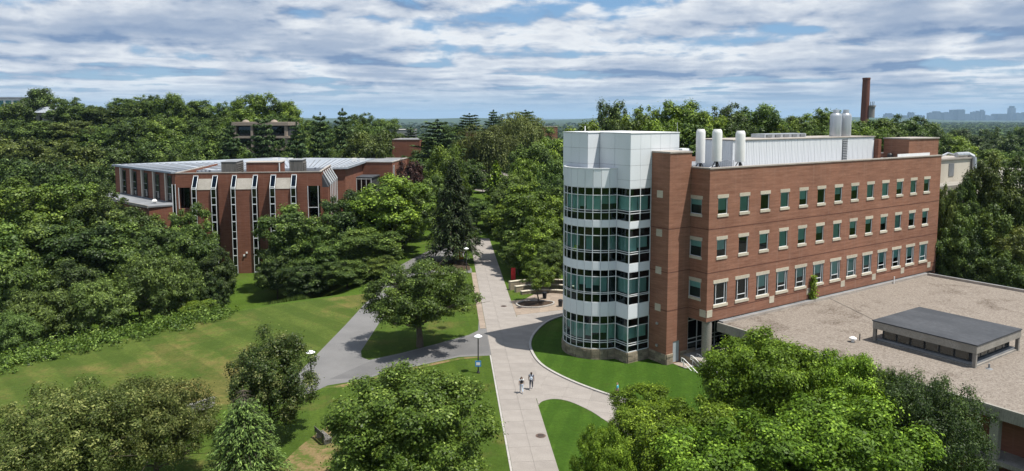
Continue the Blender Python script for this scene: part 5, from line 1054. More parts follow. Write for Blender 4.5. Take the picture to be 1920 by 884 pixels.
TREES = [
    ('maple', 'bright', -6.9, 46, 8.9, 6.0, 'bushy glossy green tree at the bottom centre, left of the concrete path', None),
    ('maple', 'fresh', 18.5, 50, 10.2, 5.2, 'tall bright green maple in front of the flat canopy roof corner', None),
    ('maple_b', 'fresh', 10.4, 52, 5.5, 3.4, 'rounded bright green tree beside the branch path, hiding the walker in blue', None),
    ('maple_b', 'fresh', 11.9, 45, 7.3, 4.2, 'bright green tree below the handrail steps, between two taller maples', None),
    ('maple', 'fresh', 23.8, 49, 9.2, 3.6, 'bright green tree crown just right of the tallest foreground maple', None),
    ('maple_b', 'fresh', 20.1, 41, 9.0, 5.4, 'broad yellow-green maple at the bottom edge, right of centre', None),
    ('maple_b', 'fresh', 13.4, 39, 8.5, 5.2, 'low wide green maple at the bottom edge under the tallest maple', None),
    ('maple', 'fresh', 5.6, 42, 7.0, 2.0, 'small green tree at the bottom edge beside the oval lawn', None),
    ('feather', 'dark', 27.3, 45, 9.2, 4.0, 'loose dark green small-leaved tree in front of the canopy roof fascia', None),
    ('feather', 'dark', 26.0, 48, 8.7, 2.2, 'thin sparse dark green tree against the gravel roof edge', None),
    ('feather', 'olive', -29.0, 44, 8.5, 5.6, 'feathery olive tree in the bottom left corner of the lawn', None),
    ('feather', 'olive', -25.1, 48, 7.5, 4.8, 'feathery olive tree, right of its twin in the bottom left corner', None),
    ('pear', 'pear', -19.7, 56, 8.8, 3.6, 'upright leafy pear tree beside the left lamp post', None),
    ('spruce', 'spruce', -17.8, 45.5, 8.4, 3.5, 'young spruce with bare top in front of the pear tree', None),
    ('lone', 'oak', -10.5, 79, 9.9, 6.7, 'broad spreading tree alone on the lawn between the asphalt paths', None),
    ('sumac', 'sumac', -47.6, 95, 7.2, 5.5, 'domed sumac thicket at the field edge, largest and farthest right', None),
    ('sumac', 'sumac', -52.3, 88, 5.5, 5.0, 'domed sumac at the field edge, second from the right', None),
    ('sumac', 'sumac', -57.5, 85, 4.9, 4.9, 'sumac at the field edge near the left border', None),
    ('sumac', 'brightm', -42.1, 94, 0.6, 2.6, 'small bright green shrub at the right end of the field-edge brush', None),
    ('sumac', 'sumac', -57.0, 79, 3.8, 3.0, 'low sumac bush at the left border above the field', None),
    ('broad_mid_b', 'mid', -73.5, 98, 11.3, 6.7, 'leafy tree in the wood left of the tall brick building, ', 'W'),
    ('broad_mid', 'fresh2', -87.3, 126, 15.3, 8.1, 'leafy tree in the wood left of the tall brick building, ', 'W'),
    ('broad_mid_b', 'mid', -70.9, 104, 10.0, 6.3, 'leafy tree in the wood left of the tall brick building, ', 'W'),
    ('broad_mid', 'fresh2', -81.8, 131, 15.3, 7.9, 'leafy tree in the wood left of the tall brick building, ', 'W'),
    ('broad_mid_b', 'dark2', -66.9, 107, 10.0, 6.5, 'leafy tree in the wood left of the tall brick building, ', 'W'),
    ('broad_mid', 'mid', -74.3, 128, 13.1, 6.8, 'leafy tree in the wood left of the tall brick building, ', 'W'),
    ('broad_mid_b', 'mid', -62.1, 110, 9.5, 6.2, 'leafy tree in the wood left of the tall brick building, ', 'W'),
    ('broad_mid', 'mid', -65.6, 124, 10.1, 5.6, 'leafy tree in the wood left of the tall brick building, ', 'W'),
    ('broad_mid_b', 'dark2', -57.3, 112, 8.8, 5.6, 'leafy tree in the wood left of the tall brick building, ', 'W'),
    ('broad_mid', 'mid', -56.1, 122, 10.9, 4.8, 'leafy tree in the wood left of the tall brick building, ', 'W'),
    ('broad_mid_b', 'mid', -50.7, 110, 7.8, 5.0, 'leafy tree in the wood left of the tall brick building, ', 'W'),
    ('broad_mid', 'dark2', -45.1, 107, 5.9, 3.4, 'leafy tree in the wood left of the tall brick building, ', 'W'),
    ('broad_mid_b', 'mid', -54.7, 102, 6.0, 3.5, 'leafy tree in the wood left of the tall brick building, ', 'W'),
    ('broad_mid', 'dark2', -60.7, 96, 6.5, 4.4, 'leafy tree in the wood left of the tall brick building, ', 'W'),
    ('broad_mid_b', 'mid', -65.8, 92, 7.3, 4.2, 'leafy tree in the wood left of the tall brick building, ', 'W'),
    ('broad_mid', 'dark2', -44.8, 104, 2.4, 2.4, 'narrow dark tree at the left end of the grass gap below the brick building', None),
    ('broad_mid_b', 'mid', -38.0, 122, 10.7, 6.6, 'leafy tree in the wood between the tall brick building and the path, ', 'C'),
    ('broad_mid', 'dark2', -31.6, 130, 12.3, 5.7, 'leafy tree in the wood between the tall brick building and the path, ', 'C'),
    ('broad_mid_b', 'brightm', -22.5, 133, 15.0, 8.2, 'leafy tree in the wood between the tall brick building and the path, ', 'C'),
    ('broad_mid', 'mid', -31.2, 118, 6.1, 4.9, 'leafy tree in the wood between the tall brick building and the path, ', 'C'),
    ('broad_mid_b', 'mid', -24.8, 121, 6.9, 6.4, 'leafy tree in the wood between the tall brick building and the path, ', 'C'),
    ('broad_mid', 'dark2', -39.0, 116, 4.2, 3.5, 'leafy tree in the wood between the tall brick building and the path, ', 'C'),
    ('broad_mid_b', 'dark2', -33.3, 112, 3.2, 4.3, 'leafy tree in the wood between the tall brick building and the path, ', 'C'),
    ('broad_mid', 'mid', -21.9, 139, 7.7, 5.3, 'leafy tree in the wood between the tall brick building and the path, ', 'C'),
    ('broad_mid_b', 'mid', -26.2, 111, 3.4, 4.2, 'leafy tree in the wood between the tall brick building and the path, ', 'C'),
    ('broad_mid', 'oak', -21.0, 113, 3.7, 3.1, 'leafy tree in the wood between the tall brick building and the path, ', 'C'),
    ('broad_mid_b', 'mid', -27.8, 142, 11.2, 6.4, 'leafy tree in the wood between the tall brick building and the path, ', 'C'),
    ('broad_mid', 'mid', -20.9, 150, 11.3, 5.2, 'leafy tree in the wood between the tall brick building and the path, ', 'C'),
    ('spruce_tall', 'spruce_d', -10.5, 127, 18.7, 5.1, 'tall dark spruce with drooping branches beside the concrete path', None),
    ('broad_mid_b', 'brightm', 3.4, 128, 14.1, 7.5, 'leafy tree between the path and the white tower, ', 'R'),
    ('broad_mid', 'mid', 2.6, 136, 6.7, 4.9, 'leafy tree between the path and the white tower, ', 'R'),
    ('broad_mid_b', 'brightm', 6.7, 118, 12.6, 4.9, 'leafy tree between the path and the white tower, ', 'R'),
    ('broad_mid', 'mid', 1.6, 119, 6.3, 3.6, 'leafy tree between the path and the white tower, ', 'R'),
    ('broad_mid_b', 'mid', 7.1, 110, 7.0, 3.2, 'leafy tree between the path and the white tower, ', 'R'),
    ('broad_mid', 'brightm', 4.2, 112, 9.2, 3.8, 'leafy tree between the path and the white tower, ', 'R'),
    ('broad_mid_b', 'brightm', -0.9, 152, 7.3, 5.1, 'leafy tree between the path and the white tower, ', 'R'),
    ('broad_mid', 'mid', -8.3, 165, 7.3, 5.0, 'leafy tree between the path and the white tower, ', 'R'),
    ('broad_mid_b', 'mid', 0.0, 158, 13.1, 4.8, 'leafy tree between the path and the white tower, ', 'R'),
    ('broad_mid', 'dark2', -3.0, 160, 3.9, 4.1, 'leafy tree between the path and the white tower, ', 'R'),
    ('broad_mid_b', 'mid', 2.6, 123, 10.2, 5.2, 'leafy tree between the path and the white tower, ', 'R'),
    ('broad_mid', 'mid', 1.7, 127, 6.0, 3.9, 'leafy tree between the path and the white tower, ', 'R'),
    ('broad_mid_b', 'brightm', 4.6, 135, 8.4, 5.1, 'leafy tree between the path and the white tower, ', 'R'),
    ('broad_mid', 'mid', 0.2, 141, 5.1, 4.5, 'leafy tree between the path and the white tower, ', 'R'),
    ('broad_mid_b', 'mid', 1.1, 116, 5.5, 3.0, 'leafy tree between the path and the white tower, ', 'R'),
    ('broad_mid', 'mid', 5.6, 105, 7.5, 2.6, 'leafy tree between the path and the white tower, ', 'R'),
    ('locust', 'brightm', 3.7, 98, 6.0, 2.5, 'small honey locust in the kerbed planter beside the white tower', None),
    ('broad_far', 'brightm', -16.5, 172, 19.0, 5.4, 'light-tipped tree rising behind the tall dark spruce', None),
    ('pyramid', 'lime', -4.0, 178, 15.0, 3.7, 'young pyramid-shaped lime green tree in the far plaza', None),
    ('broad_far', 'mid', 6.4, 190, 19.1, 7.1, 'round dark green tree left of the white tower top', None),
    ('broad_far', 'purple', -23.7, 168, 15.7, 4.0, 'purple-leaved small tree in front of the low brick block', None),
    ('pyramid', 'dark2', -12.7, 205, 8.8, 1.4, 'small clipped evergreen standing on the pale far plaza', None),
    ('broad_far', 'mid', -8.9, 214, 7.0, 2.6, 'low round shrub on the far plaza right of the clipped evergreen', None),
    ('willow', 'willow', -7.7, 228, 23.2, 12.3, 'large weeping willow in the far centre', None),
    ('willow', 'willow', 2.9, 262, 27.6, 11.7, 'taller willow behind the large weeping willow', None),
    ('pine', 'pine', -22.8, 218, 25.2, 10.7, 'wide layered pine left of the willows', None),
    ('broad_far', 'olivem', -41.7, 205, 21.6, 9.2, 'pale olive tree above the low brick block', None),
    ('pine_b', 'pine', -80.9, 205, 24.4, 6.1, 'tall green pine in the distance, ', 'P'),
    ('pine', 'pine', -69.9, 200, 26.3, 6.9, 'tall green pine in the distance, ', 'P'),
    ('pine_b', 'pine', -59.2, 196, 24.4, 6.4, 'tall green pine in the distance, ', 'P'),
    ('pine', 'pine', -55.3, 206, 27.1, 5.5, 'tall green pine in the distance, ', 'P'),
    ('pine_b', 'pine', -50.8, 214, 28.4, 6.7, 'tall green pine in the distance, ', 'P'),
    ('pine', 'pine', -17.0, 285, 27.5, 8.5, 'tall green pine in the distance, ', 'P'),
    ('pine_b', 'pine', -7.8, 300, 29.0, 7.6, 'tall green pine in the distance, ', 'P'),
    ('pine', 'pine', 5.8, 310, 29.1, 9.3, 'tall green pine in the distance, ', 'P'),
    ('pine_b', 'pine', -37.2, 262, 22.4, 6.7, 'tall green pine in the distance, ', 'P'),
    ('broad_far', 'mid', -232.4, 330, 32.4, 12.3, 'rounded tree on the wooded hill behind the left brick building, ', 'H'),
    ('broad_far_b', 'dark2', -227.1, 345, 39.6, 10.8, 'rounded tree on the wooded hill behind the left brick building, ', 'H'),
    ('broad_far_c', 'mid', -197.8, 320, 34.6, 10.7, 'rounded tree on the wooded hill behind the left brick building, ', 'H'),
    ('broad_far', 'mid', -187.8, 325, 31.1, 10.9, 'rounded tree on the wooded hill behind the left brick building, ', 'H'),
    ('broad_far_b', 'mid', -180.9, 335, 34.8, 10.5, 'rounded tree on the wooded hill behind the left brick building, ', 'H'),
    ('broad_far_c', 'mid', -163.2, 320, 35.6, 9.5, 'rounded tree on the wooded hill behind the left brick building, ', 'H'),
    ('broad_far', 'fresh2', -147.2, 310, 35.9, 9.7, 'rounded tree on the wooded hill behind the left brick building, ', 'H'),
    ('broad_far_b', 'mid', -140.2, 320, 33.4, 10.0, 'rounded tree on the wooded hill behind the left brick building, ', 'H'),
    ('broad_far_c', 'mid', -123.6, 310, 32.5, 9.2, 'rounded tree on the wooded hill behind the left brick building, ', 'H'),
    ('broad_far', 'brightm', -106.8, 300, 35.6, 11.6, 'rounded tree on the wooded hill behind the left brick building, ', 'H'),
    ('broad_far_b', 'brightm', -95.5, 305, 32.6, 7.3, 'rounded tree on the wooded hill behind the left brick building, ', 'H'),
    ('broad_far_c', 'mid', -69.0, 330, 27.8, 8.9, 'rounded tree on the wooded hill behind the left brick building, ', 'H'),
    ('broad_far', 'mid', -60.4, 340, 25.3, 8.6, 'rounded tree on the wooded hill behind the left brick building, ', 'H'),
    ('broad_far_b', 'mid', -92.4, 330, 24.8, 7.4, 'rounded tree on the wooded hill behind the left brick building, ', 'H'),
    ('broad_far_c', 'mid', -195.2, 275, 23.8, 12.3, 'rounded tree on the wooded hill behind the left brick building, ', 'H'),
    ('broad_far', 'mid', -179.5, 270, 24.7, 12.1, 'rounded tree on the wooded hill behind the left brick building, ', 'H'),
    ('broad_far_b', 'olivem', -168.5, 275, 24.6, 11.9, 'rounded tree on the wooded hill behind the left brick building, ', 'H'),
    ('broad_far_c', 'mid', -152.4, 270, 23.2, 11.7, 'rounded tree on the wooded hill behind the left brick building, ', 'H'),
    ('broad_far', 'mid', -139.1, 268, 25.9, 11.0, 'rounded tree on the wooded hill behind the left brick building, ', 'H'),
    ('broad_far_b', 'fresh2', -125.2, 262, 25.9, 10.2, 'rounded tree on the wooded hill behind the left brick building, ', 'H'),
    ('broad_far_c', 'mid', -115.1, 262, 25.3, 9.0, 'rounded tree on the wooded hill behind the left brick building, ', 'H'),
    ('broad_far', 'mid', -101.4, 240, 22.7, 7.9, 'rounded tree on the wooded hill behind the left brick building, ', 'H'),
    ('broad_far_b', 'brightm', -103.6, 275, 29.3, 8.2, 'rounded tree on the wooded hill behind the left brick building, ', 'H'),
    ('broad_far_c', 'mid', -90.3, 275, 27.3, 8.2, 'rounded tree on the wooded hill behind the left brick building, ', 'H'),
    ('broad_far', 'mid', -66.7, 262, 20.4, 7.8, 'rounded tree on the wooded hill behind the left brick building, ', 'H'),
    ('broad_far_b', 'olivem', -163.5, 225, 19.2, 11.1, 'rounded tree on the wooded hill behind the left brick building, ', 'H'),
    ('broad_far_c', 'olivem', -146.9, 218, 19.4, 10.8, 'rounded tree on the wooded hill behind the left brick building, ', 'H'),
    ('broad_far', 'olivem', -131.8, 212, 18.6, 10.2, 'rounded tree on the wooded hill behind the left brick building, ', 'H'),
    ('broad_far_b', 'dark2', -125.0, 218, 16.8, 8.5, 'rounded tree on the wooded hill behind the left brick building, ', 'H'),
    ('broad_far_c', 'mid', -121.9, 226, 18.1, 9.1, 'rounded tree on the wooded hill behind the left brick building, ', 'H'),
    ('broad_far', 'mid', -111.7, 226, 19.1, 9.1, 'rounded tree on the wooded hill behind the left brick building, ', 'H'),
    ('broad_far_b', 'mid', -100.6, 222, 19.9, 8.3, 'rounded tree on the wooded hill behind the left brick building, ', 'H'),
    ('broad_far_c', 'mid', -97.3, 206, 17.3, 6.8, 'rounded tree on the wooded hill behind the left brick building, ', 'H'),
    ('broad_far', 'mid', -87.2, 206, 18.8, 6.5, 'rounded tree on the wooded hill behind the left brick building, ', 'H'),
    ('broad_far_b', 'dark2', -124.3, 178, 15.5, 8.0, 'rounded tree on the wooded hill behind the left brick building, ', 'H'),
    ('broad_far_c', 'dark2', -112.4, 176, 15.0, 8.2, 'rounded tree on the wooded hill behind the left brick building, ', 'H'),
    ('broad_far', 'dark2', -103.7, 178, 13.9, 6.0, 'rounded tree on the wooded hill behind the left brick building, ', 'H'),
    ('broad_far_b', 'mid', -78.8, 206, 17.7, 5.3, 'rounded tree on the wooded hill behind the left brick building, ', 'H'),
    ('broad_far_c', 'olivem', -52.2, 225, 20.4, 6.7, 'rounded tree on the wooded hill behind the left brick building, ', 'H'),
    ('broad_far', 'mid', -71.8, 240, 20.9, 7.9, 'rounded tree on the wooded hill behind the left brick building, ', 'H'),
    ('broad_far_b', 'mid', -59.6, 215, 19.5, 6.4, 'rounded tree on the wooded hill behind the left brick building, ', 'H'),
    ('broad_far_c', 'mid', -57.2, 255, 24.0, 7.6, 'rounded tree on the wooded hill behind the left brick building, ', 'H'),
    ('broad_far', 'mid', -50.0, 262, 22.4, 7.4, 'rounded tree on the wooded hill behind the left brick building, ', 'H'),
    ('broad_far_b', 'mid', -46.7, 290, 19.4, 6.5, 'rounded tree on the wooded hill behind the left brick building, ', 'H'),
    ('broad_far_c', 'mid', -94.0, 262, 23.3, 8.6, 'rounded tree on the wooded hill behind the left brick building, ', 'H'),
    ('broad_far', 'mid', -112.7, 285, 27.3, 9.4, 'rounded tree on the wooded hill behind the left brick building, ', 'H'),
    ('broad_far_b', 'mid', -74.5, 285, 23.7, 9.4, 'rounded tree on the wooded hill behind the left brick building, ', 'H'),
    ('broad_far_c', 'mid', -66.1, 205, 17.8, 5.5, 'rounded tree on the wooded hill behind the left brick building, ', 'H'),
    ('broad_far', 'mid', -49.2, 205, 16.7, 4.6, 'rounded tree on the wooded hill behind the left brick building, ', 'H'),
    ('broad_far', 'mid', -23.5, 300, 22.7, 8.1, 'background tree in the far centre around the willows, ', 'B'),
    ('broad_far_b', 'mid', -28.2, 235, 18.9, 7.0, 'background tree in the far centre around the willows, ', 'B'),
    ('broad_far_c', 'mid', 8.2, 275, 23.8, 9.9, 'background tree in the far centre around the willows, ', 'B'),
    ('broad_far', 'brightm', 12.7, 200, 19.9, 6.0, 'background tree in the far centre around the willows, ', 'B'),
    ('broad_far_b', 'mid', 8.2, 155, 13.4, 4.2, 'background tree in the far centre around the willows, ', 'B'),
    ('broad_far_c', 'brightm', 0.0, 200, 9.7, 4.5, 'background tree in the far centre around the willows, ', 'B'),
    ('broad_far', 'willow', -1.0, 260, 18.1, 7.8, 'background tree in the far centre around the willows, ', 'B'),
    ('broad_far_b', 'dark2', -17.7, 205, 10.9, 4.3, 'background tree in the far centre around the willows, ', 'B'),
    ('broad_far_c', 'mid', -18.6, 262, 18.1, 5.9, 'background tree in the far centre around the willows, ', 'B'),
    ('broad_far', 'mid', -23.5, 190, 14.8, 5.7, 'background tree in the far centre around the willows, ', 'B'),
    ('broad_far_b', 'mid', -18.0, 165, 12.6, 4.2, 'background tree in the far centre around the willows, ', 'B'),
    ('broad_far_c', 'mid', -12.0, 200, 14.2, 5.4, 'background tree in the far centre around the willows, ', 'B'),
    ('broad_far', 'brightm', 3.3, 175, 15.7, 4.7, 'background tree in the far centre around the willows, ', 'B'),
    ('broad_far_b', 'mid', 9.0, 150, 17.2, 4.5, 'background tree in the far centre around the willows, ', 'B'),
    ('broad_far_c', 'mid', -1.9, 172, 9.4, 3.4, 'background tree in the far centre around the willows, ', 'B'),
    ('broad_far', 'dark2', 24.6, 172, 29.7, 5.1, 'treetop behind the long brick building, ', 'T'),
    ('broad_far_b', 'brightm', 17.3, 165, 24.9, 6.2, 'treetop behind the long brick building, ', 'T'),
    ('broad_far_c', 'brightm', 29.6, 160, 28.1, 6.4, 'treetop behind the long brick building, ', 'T'),
    ('broad_far', 'brightm', 36.3, 158, 29.4, 7.3, 'treetop behind the long brick building, ', 'T'),
    ('broad_far_b', 'brightm', 42.5, 156, 27.1, 5.4, 'treetop behind the long brick building, ', 'T'),
    ('broad_far_c', 'dark2', 50.2, 165, 28.9, 5.9, 'treetop behind the long brick building, ', 'T'),
    ('broad_far', 'mid', 59.1, 168, 28.7, 7.0, 'treetop behind the long brick building, ', 'T'),
    ('broad_far_b', 'mid', 73.9, 185, 26.2, 6.1, 'treetop behind the long brick building, ', 'T'),
    ('broad_far_c', 'brightm', 82.9, 190, 28.2, 6.8, 'treetop behind the long brick building, ', 'T'),
    ('broad_far', 'mid', 89.9, 188, 25.3, 6.7, 'treetop behind the long brick building, ', 'T'),
    ('broad_far_b', 'mid', 96.9, 188, 25.6, 7.0, 'treetop behind the long brick building, ', 'T'),
    ('broad_far_c', 'dark2', 105.8, 192, 26.5, 7.5, 'treetop behind the long brick building, ', 'T'),
    ('broad_far', 'mid', 114.0, 195, 24.4, 6.7, 'treetop behind the long brick building, ', 'T'),
    ('broad_far_b', 'brightm', 126.6, 205, 20.4, 7.1, 'treetop behind the long brick building, ', 'T'),
    ('broad_far_c', 'brightm', 62.3, 162, 24.7, 5.3, 'treetop behind the long brick building, ', 'T'),
    ('broad_far', 'brightm', 30.8, 150, 25.3, 5.6, 'treetop behind the long brick building, ', 'T'),
    ('broad_far_b', 'mid', 38.1, 150, 24.6, 5.6, 'treetop behind the long brick building, ', 'T'),
    ('broad_far_c', 'mid', 49.8, 155, 24.8, 5.8, 'treetop behind the long brick building, ', 'T'),
    ('broad_far', 'mid', 25.5, 155, 25.2, 5.1, 'treetop behind the long brick building, ', 'T'),
    ('broad_far_b', 'brightm', 79.8, 175, 23.8, 6.5, 'treetop behind the long brick building, ', 'T'),
    ('broad_far_c', 'mid', 73.3, 172, 24.1, 5.1, 'treetop behind the long brick building, ', 'T'),
    ('broad_far', 'brightm', 89.2, 178, 23.5, 5.9, 'treetop behind the long brick building, ', 'T'),
    ('broad_far_b', 'mid', 103.5, 182, 22.7, 6.0, 'treetop behind the long brick building, ', 'T'),
    ('broad_mid_b', 'olivem', 61.7, 101, 16.1, 2.0, 'tree in front of the finned building at the right, ', 'S'),
    ('broad_mid', 'mid', 66.2, 104, 17.1, 3.1, 'tree in front of the finned building at the right, ', 'S'),
    ('broad_mid_b', 'olivem', 71.8, 106, 20.2, 4.0, 'tree in front of the finned building at the right, ', 'S'),
    ('broad_mid', 'mid', 76.3, 106, 19.8, 4.4, 'tree in front of the finned building at the right, ', 'S'),
    ('broad_mid_b', 'mid', 62.9, 99, 12.3, 3.4, 'tree in front of the finned building at the right, ', 'S'),
    ('broad_mid', 'mid', 66.9, 99, 13.8, 4.1, 'tree in front of the finned building at the right, ', 'S'),
    ('broad_mid_b', 'olivem', 68.8, 95, 11.0, 3.6, 'tree in front of the finned building at the right, ', 'S'),
    ('broad_mid', 'dark2', 64.0, 97, 9.6, 3.1, 'tree in front of the finned building at the right, ', 'S'),
    ('broad_mid_b', 'mid', 64.9, 92, 8.3, 2.8, 'tree in front of the finned building at the right, ', 'S'),
    ('broad_far', 'brightm', 146.2, 235, 16.6, 6.3, 'tree beyond the right end of the long brick building, ', 'E'),
    ('broad_far_b', 'fresh2', 126.8, 190, 17.4, 6.3, 'tree beyond the right end of the long brick building, ', 'E'),
    ('broad_far_c', 'mid', 141.8, 200, 16.5, 6.6, 'tree beyond the right end of the long brick building, ', 'E'),
    ('broad_far', 'mid', 175.8, 290, 19.4, 7.8, 'tree beyond the right end of the long brick building, ', 'E'),
    ('broad_far_b', 'dark2', 213.7, 330, 17.5, 8.9, 'tree beyond the right end of the long brick building, ', 'E'),
    ('broad_far_c', 'dark2', 234.1, 340, 17.7, 9.2, 'tree beyond the right end of the long brick building, ', 'E'),
    ('broad_far', 'dark2', 238.4, 330, 17.5, 8.9, 'tree beyond the right end of the long brick building, ', 'E'),
    ('broad_far_b', 'dark2', 263.9, 420, 18.9, 11.3, 'tree beyond the right end of the long brick building, ', 'E'),
    ('broad_far_c', 'dark2', 309.6, 460, 18.9, 11.7, 'tree beyond the right end of the long brick building, ', 'E'),
    ('broad_far', 'dark2', 321.4, 450, 19.4, 11.4, 'tree beyond the right end of the long brick building, ', 'E'),
]

CATN = {'W': ('woodland_tree', 'leafy tree in the left wood', 'trees in the left wood'),
        'C': ('woodland_tree', 'leafy tree in the wood left of the path', 'trees in the middle wood'),
        'R': ('broadleaf_tree', 'leafy tree between the path and the white tower', 'trees beside the white tower'),
        'P': ('pine_tree', 'tall distant pine', 'pines in the distance'),
        'H': ('hillside_tree', 'rounded tree on the left wooded hill', 'trees on the left hill'),
        'B': ('broadleaf_tree', 'background tree around the far willows', 'trees around the far willows'),
        'T': ('broadleaf_tree', 'treetop behind the long brick building', 'trees behind the long brick building'),
        'S': ('broadleaf_tree', 'shady tree before the finned building', 'trees in front of the finned building'),
        'E': ('broadleaf_tree', 'tree beyond the brick building end', 'trees beyond the building end')}
NAMES = {'maple': 'maple_tree', 'maple_b': 'maple_tree', 'feather': 'locust_tree', 'pear': 'pear_tree', 'spruce': 'spruce_tree', 'spruce_tall': 'spruce_tree', 'lone': 'oak_tree', 'sumac': 'sumac_shrub', 'locust': 'honey_locust', 'willow': 'willow_tree', 'pine': 'pine_tree', 'pine_b': 'pine_tree', 'pyramid': 'ornamental_tree', 'broad_mid': 'broadleaf_tree', 'broad_mid_b': 'broadleaf_tree', 'broad_far': 'broadleaf_tree'}
order = {}
for g_ in CATN: order[g_] = {id(r): i for i, r in enumerate(sorted([r for r in TREES if r[7] == g_], key=lambda r: r[2] / r[3]))}
trng = random.Random(9)
def grow(kind, mat, x, y, zt, rad, name, label, group, zbase=None):
    tm, cm, R0, H0, bark = PROTO[kind]; zb = ground_z(x, y) if zbase is None else zbase
    h = max(zt - zb, rad * 0.9); t = thing(name, label, 'shrub' if 'shrub' in name else 'tree', (x, y, zb), trng.uniform(0, 6.28), group)
    t.scale = (rad / R0, rad / R0, h / H0)
    link('trunk', tm, bark, t); link('crown', cm, 'leaf_' + mat, t)
    return t
for r in TREES:
    kind, mat, x, y, zt, rad, label, g_ = r
    if g_:
        nm, lb, grp = CATN[g_]; cnt = len(order[g_]); label = '%s, %s of %d from the left' % (lb, nth(order[g_][id(r)]), cnt); grow(kind, mat, x, y, zt, rad, nm, label, grp)
    else: grow(kind, mat, x, y, zt, rad, NAMES[kind], label, None)
# brush along the field edge: uncountable ground cover
rg = np.random.default_rng(77); pts, rr = [], []
edge = smooth_line([(-75, 44), (-62, 62), (-53.5, 72.1), (-50.0, 77.2), (-45.2, 82.7), (-41.4, 88.4), (-38.6, 92.4)], 10)
for i_, (ex, ey) in enumerate(edge):
    for q in range(24):
        dd = abs(rg.normal()) * 4.0 - 0.5 + 0.8 * math.sin(i_ * 0.9); x_, y_ = ex - dd * 0.72 + rg.normal() * 1.3, ey + dd * 0.68 + rg.normal() * 1.3
        rad_ = rg.uniform(0.25, 0.75) * (0.6 + max(0, dd) * 0.16) * (1.0 + 0.5 * math.sin(i_ * 1.7 + q)); pts.append((x_, y_, ground_z(x_, y_) + rad_ * 0.5)); rr.append((rad_, rad_, rad_ * rg.uniform(0.7, 1.5)))
cen, rad = np.array(pts), np.array(rr); ns = 5200; ci = rg.choice(len(cen), ns); d_ = unit(rg.normal(size=(ns, 3))); d_[:, 2] = np.abs(d_[:, 2]); p_ = cen[ci] + d_ * rad[ci] * rg.uniform(0.75, 1.1, (ns, 1))
pos = (p_[:, None, :] + rg.normal(size=(ns, 8, 3)) * 0.22).reshape(-1, 3); nr = unit(np.repeat(d_, 8, 0) + rg.normal(size=(ns * 8, 3)) * 0.5 + np.array([0, 0, 0.5]))
o = link('brush', leaf_mesh('brush', pos, nr, 0.24 * rg.uniform(0.5, 1.5, ns * 8), 0.6, np.repeat(rg.uniform(-0.2, 1.0, ns), 8) + rg.normal(0, 0.2, ns * 8), rg), 'leaf_brush')
tag(o, 'tangled bright green brush along the edge of the mown field', 'brush', None, 'stuff')
# tall grass at the gap below the brick building
ns = 5000; gxy = np.stack([rg.uniform(-37.5, -31.5, ns), rg.uniform(104.5, 110.5, ns)], 1); hh = rg.uniform(0.7, 1.5, ns)
pos = np.stack([gxy[:, 0], gxy[:, 1], np.array([ground_z(a, b) for a, b in gxy]) + hh * 0.5], 1); nr = unit(rg.normal(size=(ns, 3)) * np.array([1, 1, 0.15])); tg = np.tile([[0, 0, 1.0]], (ns, 1)) + rg.normal(size=(ns, 3)) * 0.15
o = link('tall_grass', leaf_mesh('tall_grass', pos, nr, hh, 0.09, rg.uniform(0, 1, ns), rg, unit(tg - nr * (tg * nr).sum(1, keepdims=True))), 'leaf_sumac'); tag(o, 'clump of tall bluish grass below the dark trees', 'grass', None, 'stuff')
# ivy column climbing the brick facade
ns = 900; zz_ = rg.uniform(4.6, 7.5, ns); wd_ = 0.55 - 0.30 * (zz_ - 4.6) / 2.9 + 0.1 * np.sin(zz_ * 6)
pos = np.stack([21.35 + rg.normal(size=ns) * wd_ * 0.6, VF - 0.1 - np.abs(rg.normal(size=ns)) * 0.22, zz_], 1); nr = unit(np.array([[0, -1.0, 0.5]]) + rg.normal(size=(ns, 3)) * 0.4)
iv = thing('ivy', 'narrow column of bright ivy growing up the brick facade above the gravel roof', 'ivy', lab(0, 0), LAB_RZ)
link('foliage', leaf_mesh('foliage', pos, nr, 0.2 * rg.uniform(0.7, 1.3, ns), 0.7, rg.uniform(0, 1, ns), rg), 'leaf_fresh', iv); MB().path([(21.35, VF - 0.06, 4.5), (21.3, VF - 0.07, 5.8), (21.4, VF - 0.06, 7.3)], [0.04, 0.03, 0.01], 5).build('stem', 'bark', iv)
# dark creeper at the building's far corner and shrubs under the trees beside the tower
for i, (x, y, zt, r_, lb) in enumerate([(62.3, 102.2, 13.5, 1.5, 'dark creeper clinging to the far corner of the brick building'), (-1.0 + 3.2, 116.5, 2.2, 1.6, 'low dark shrub beside the red panel'), (6.0, 112.0, 2.6, 1.8, 'low rounded shrub behind the stone seat walls'), (9.4, 106.8, 3.0, 1.6, 'upright shrub against the back of the glass tower'), (2.0, 124, 2.4, 2.0, 'low dark shrub deep in the shade right of the path')]):
    grow('broad_mid', 'dark2', x, y, zt, r_, 'shrub', lb, None)
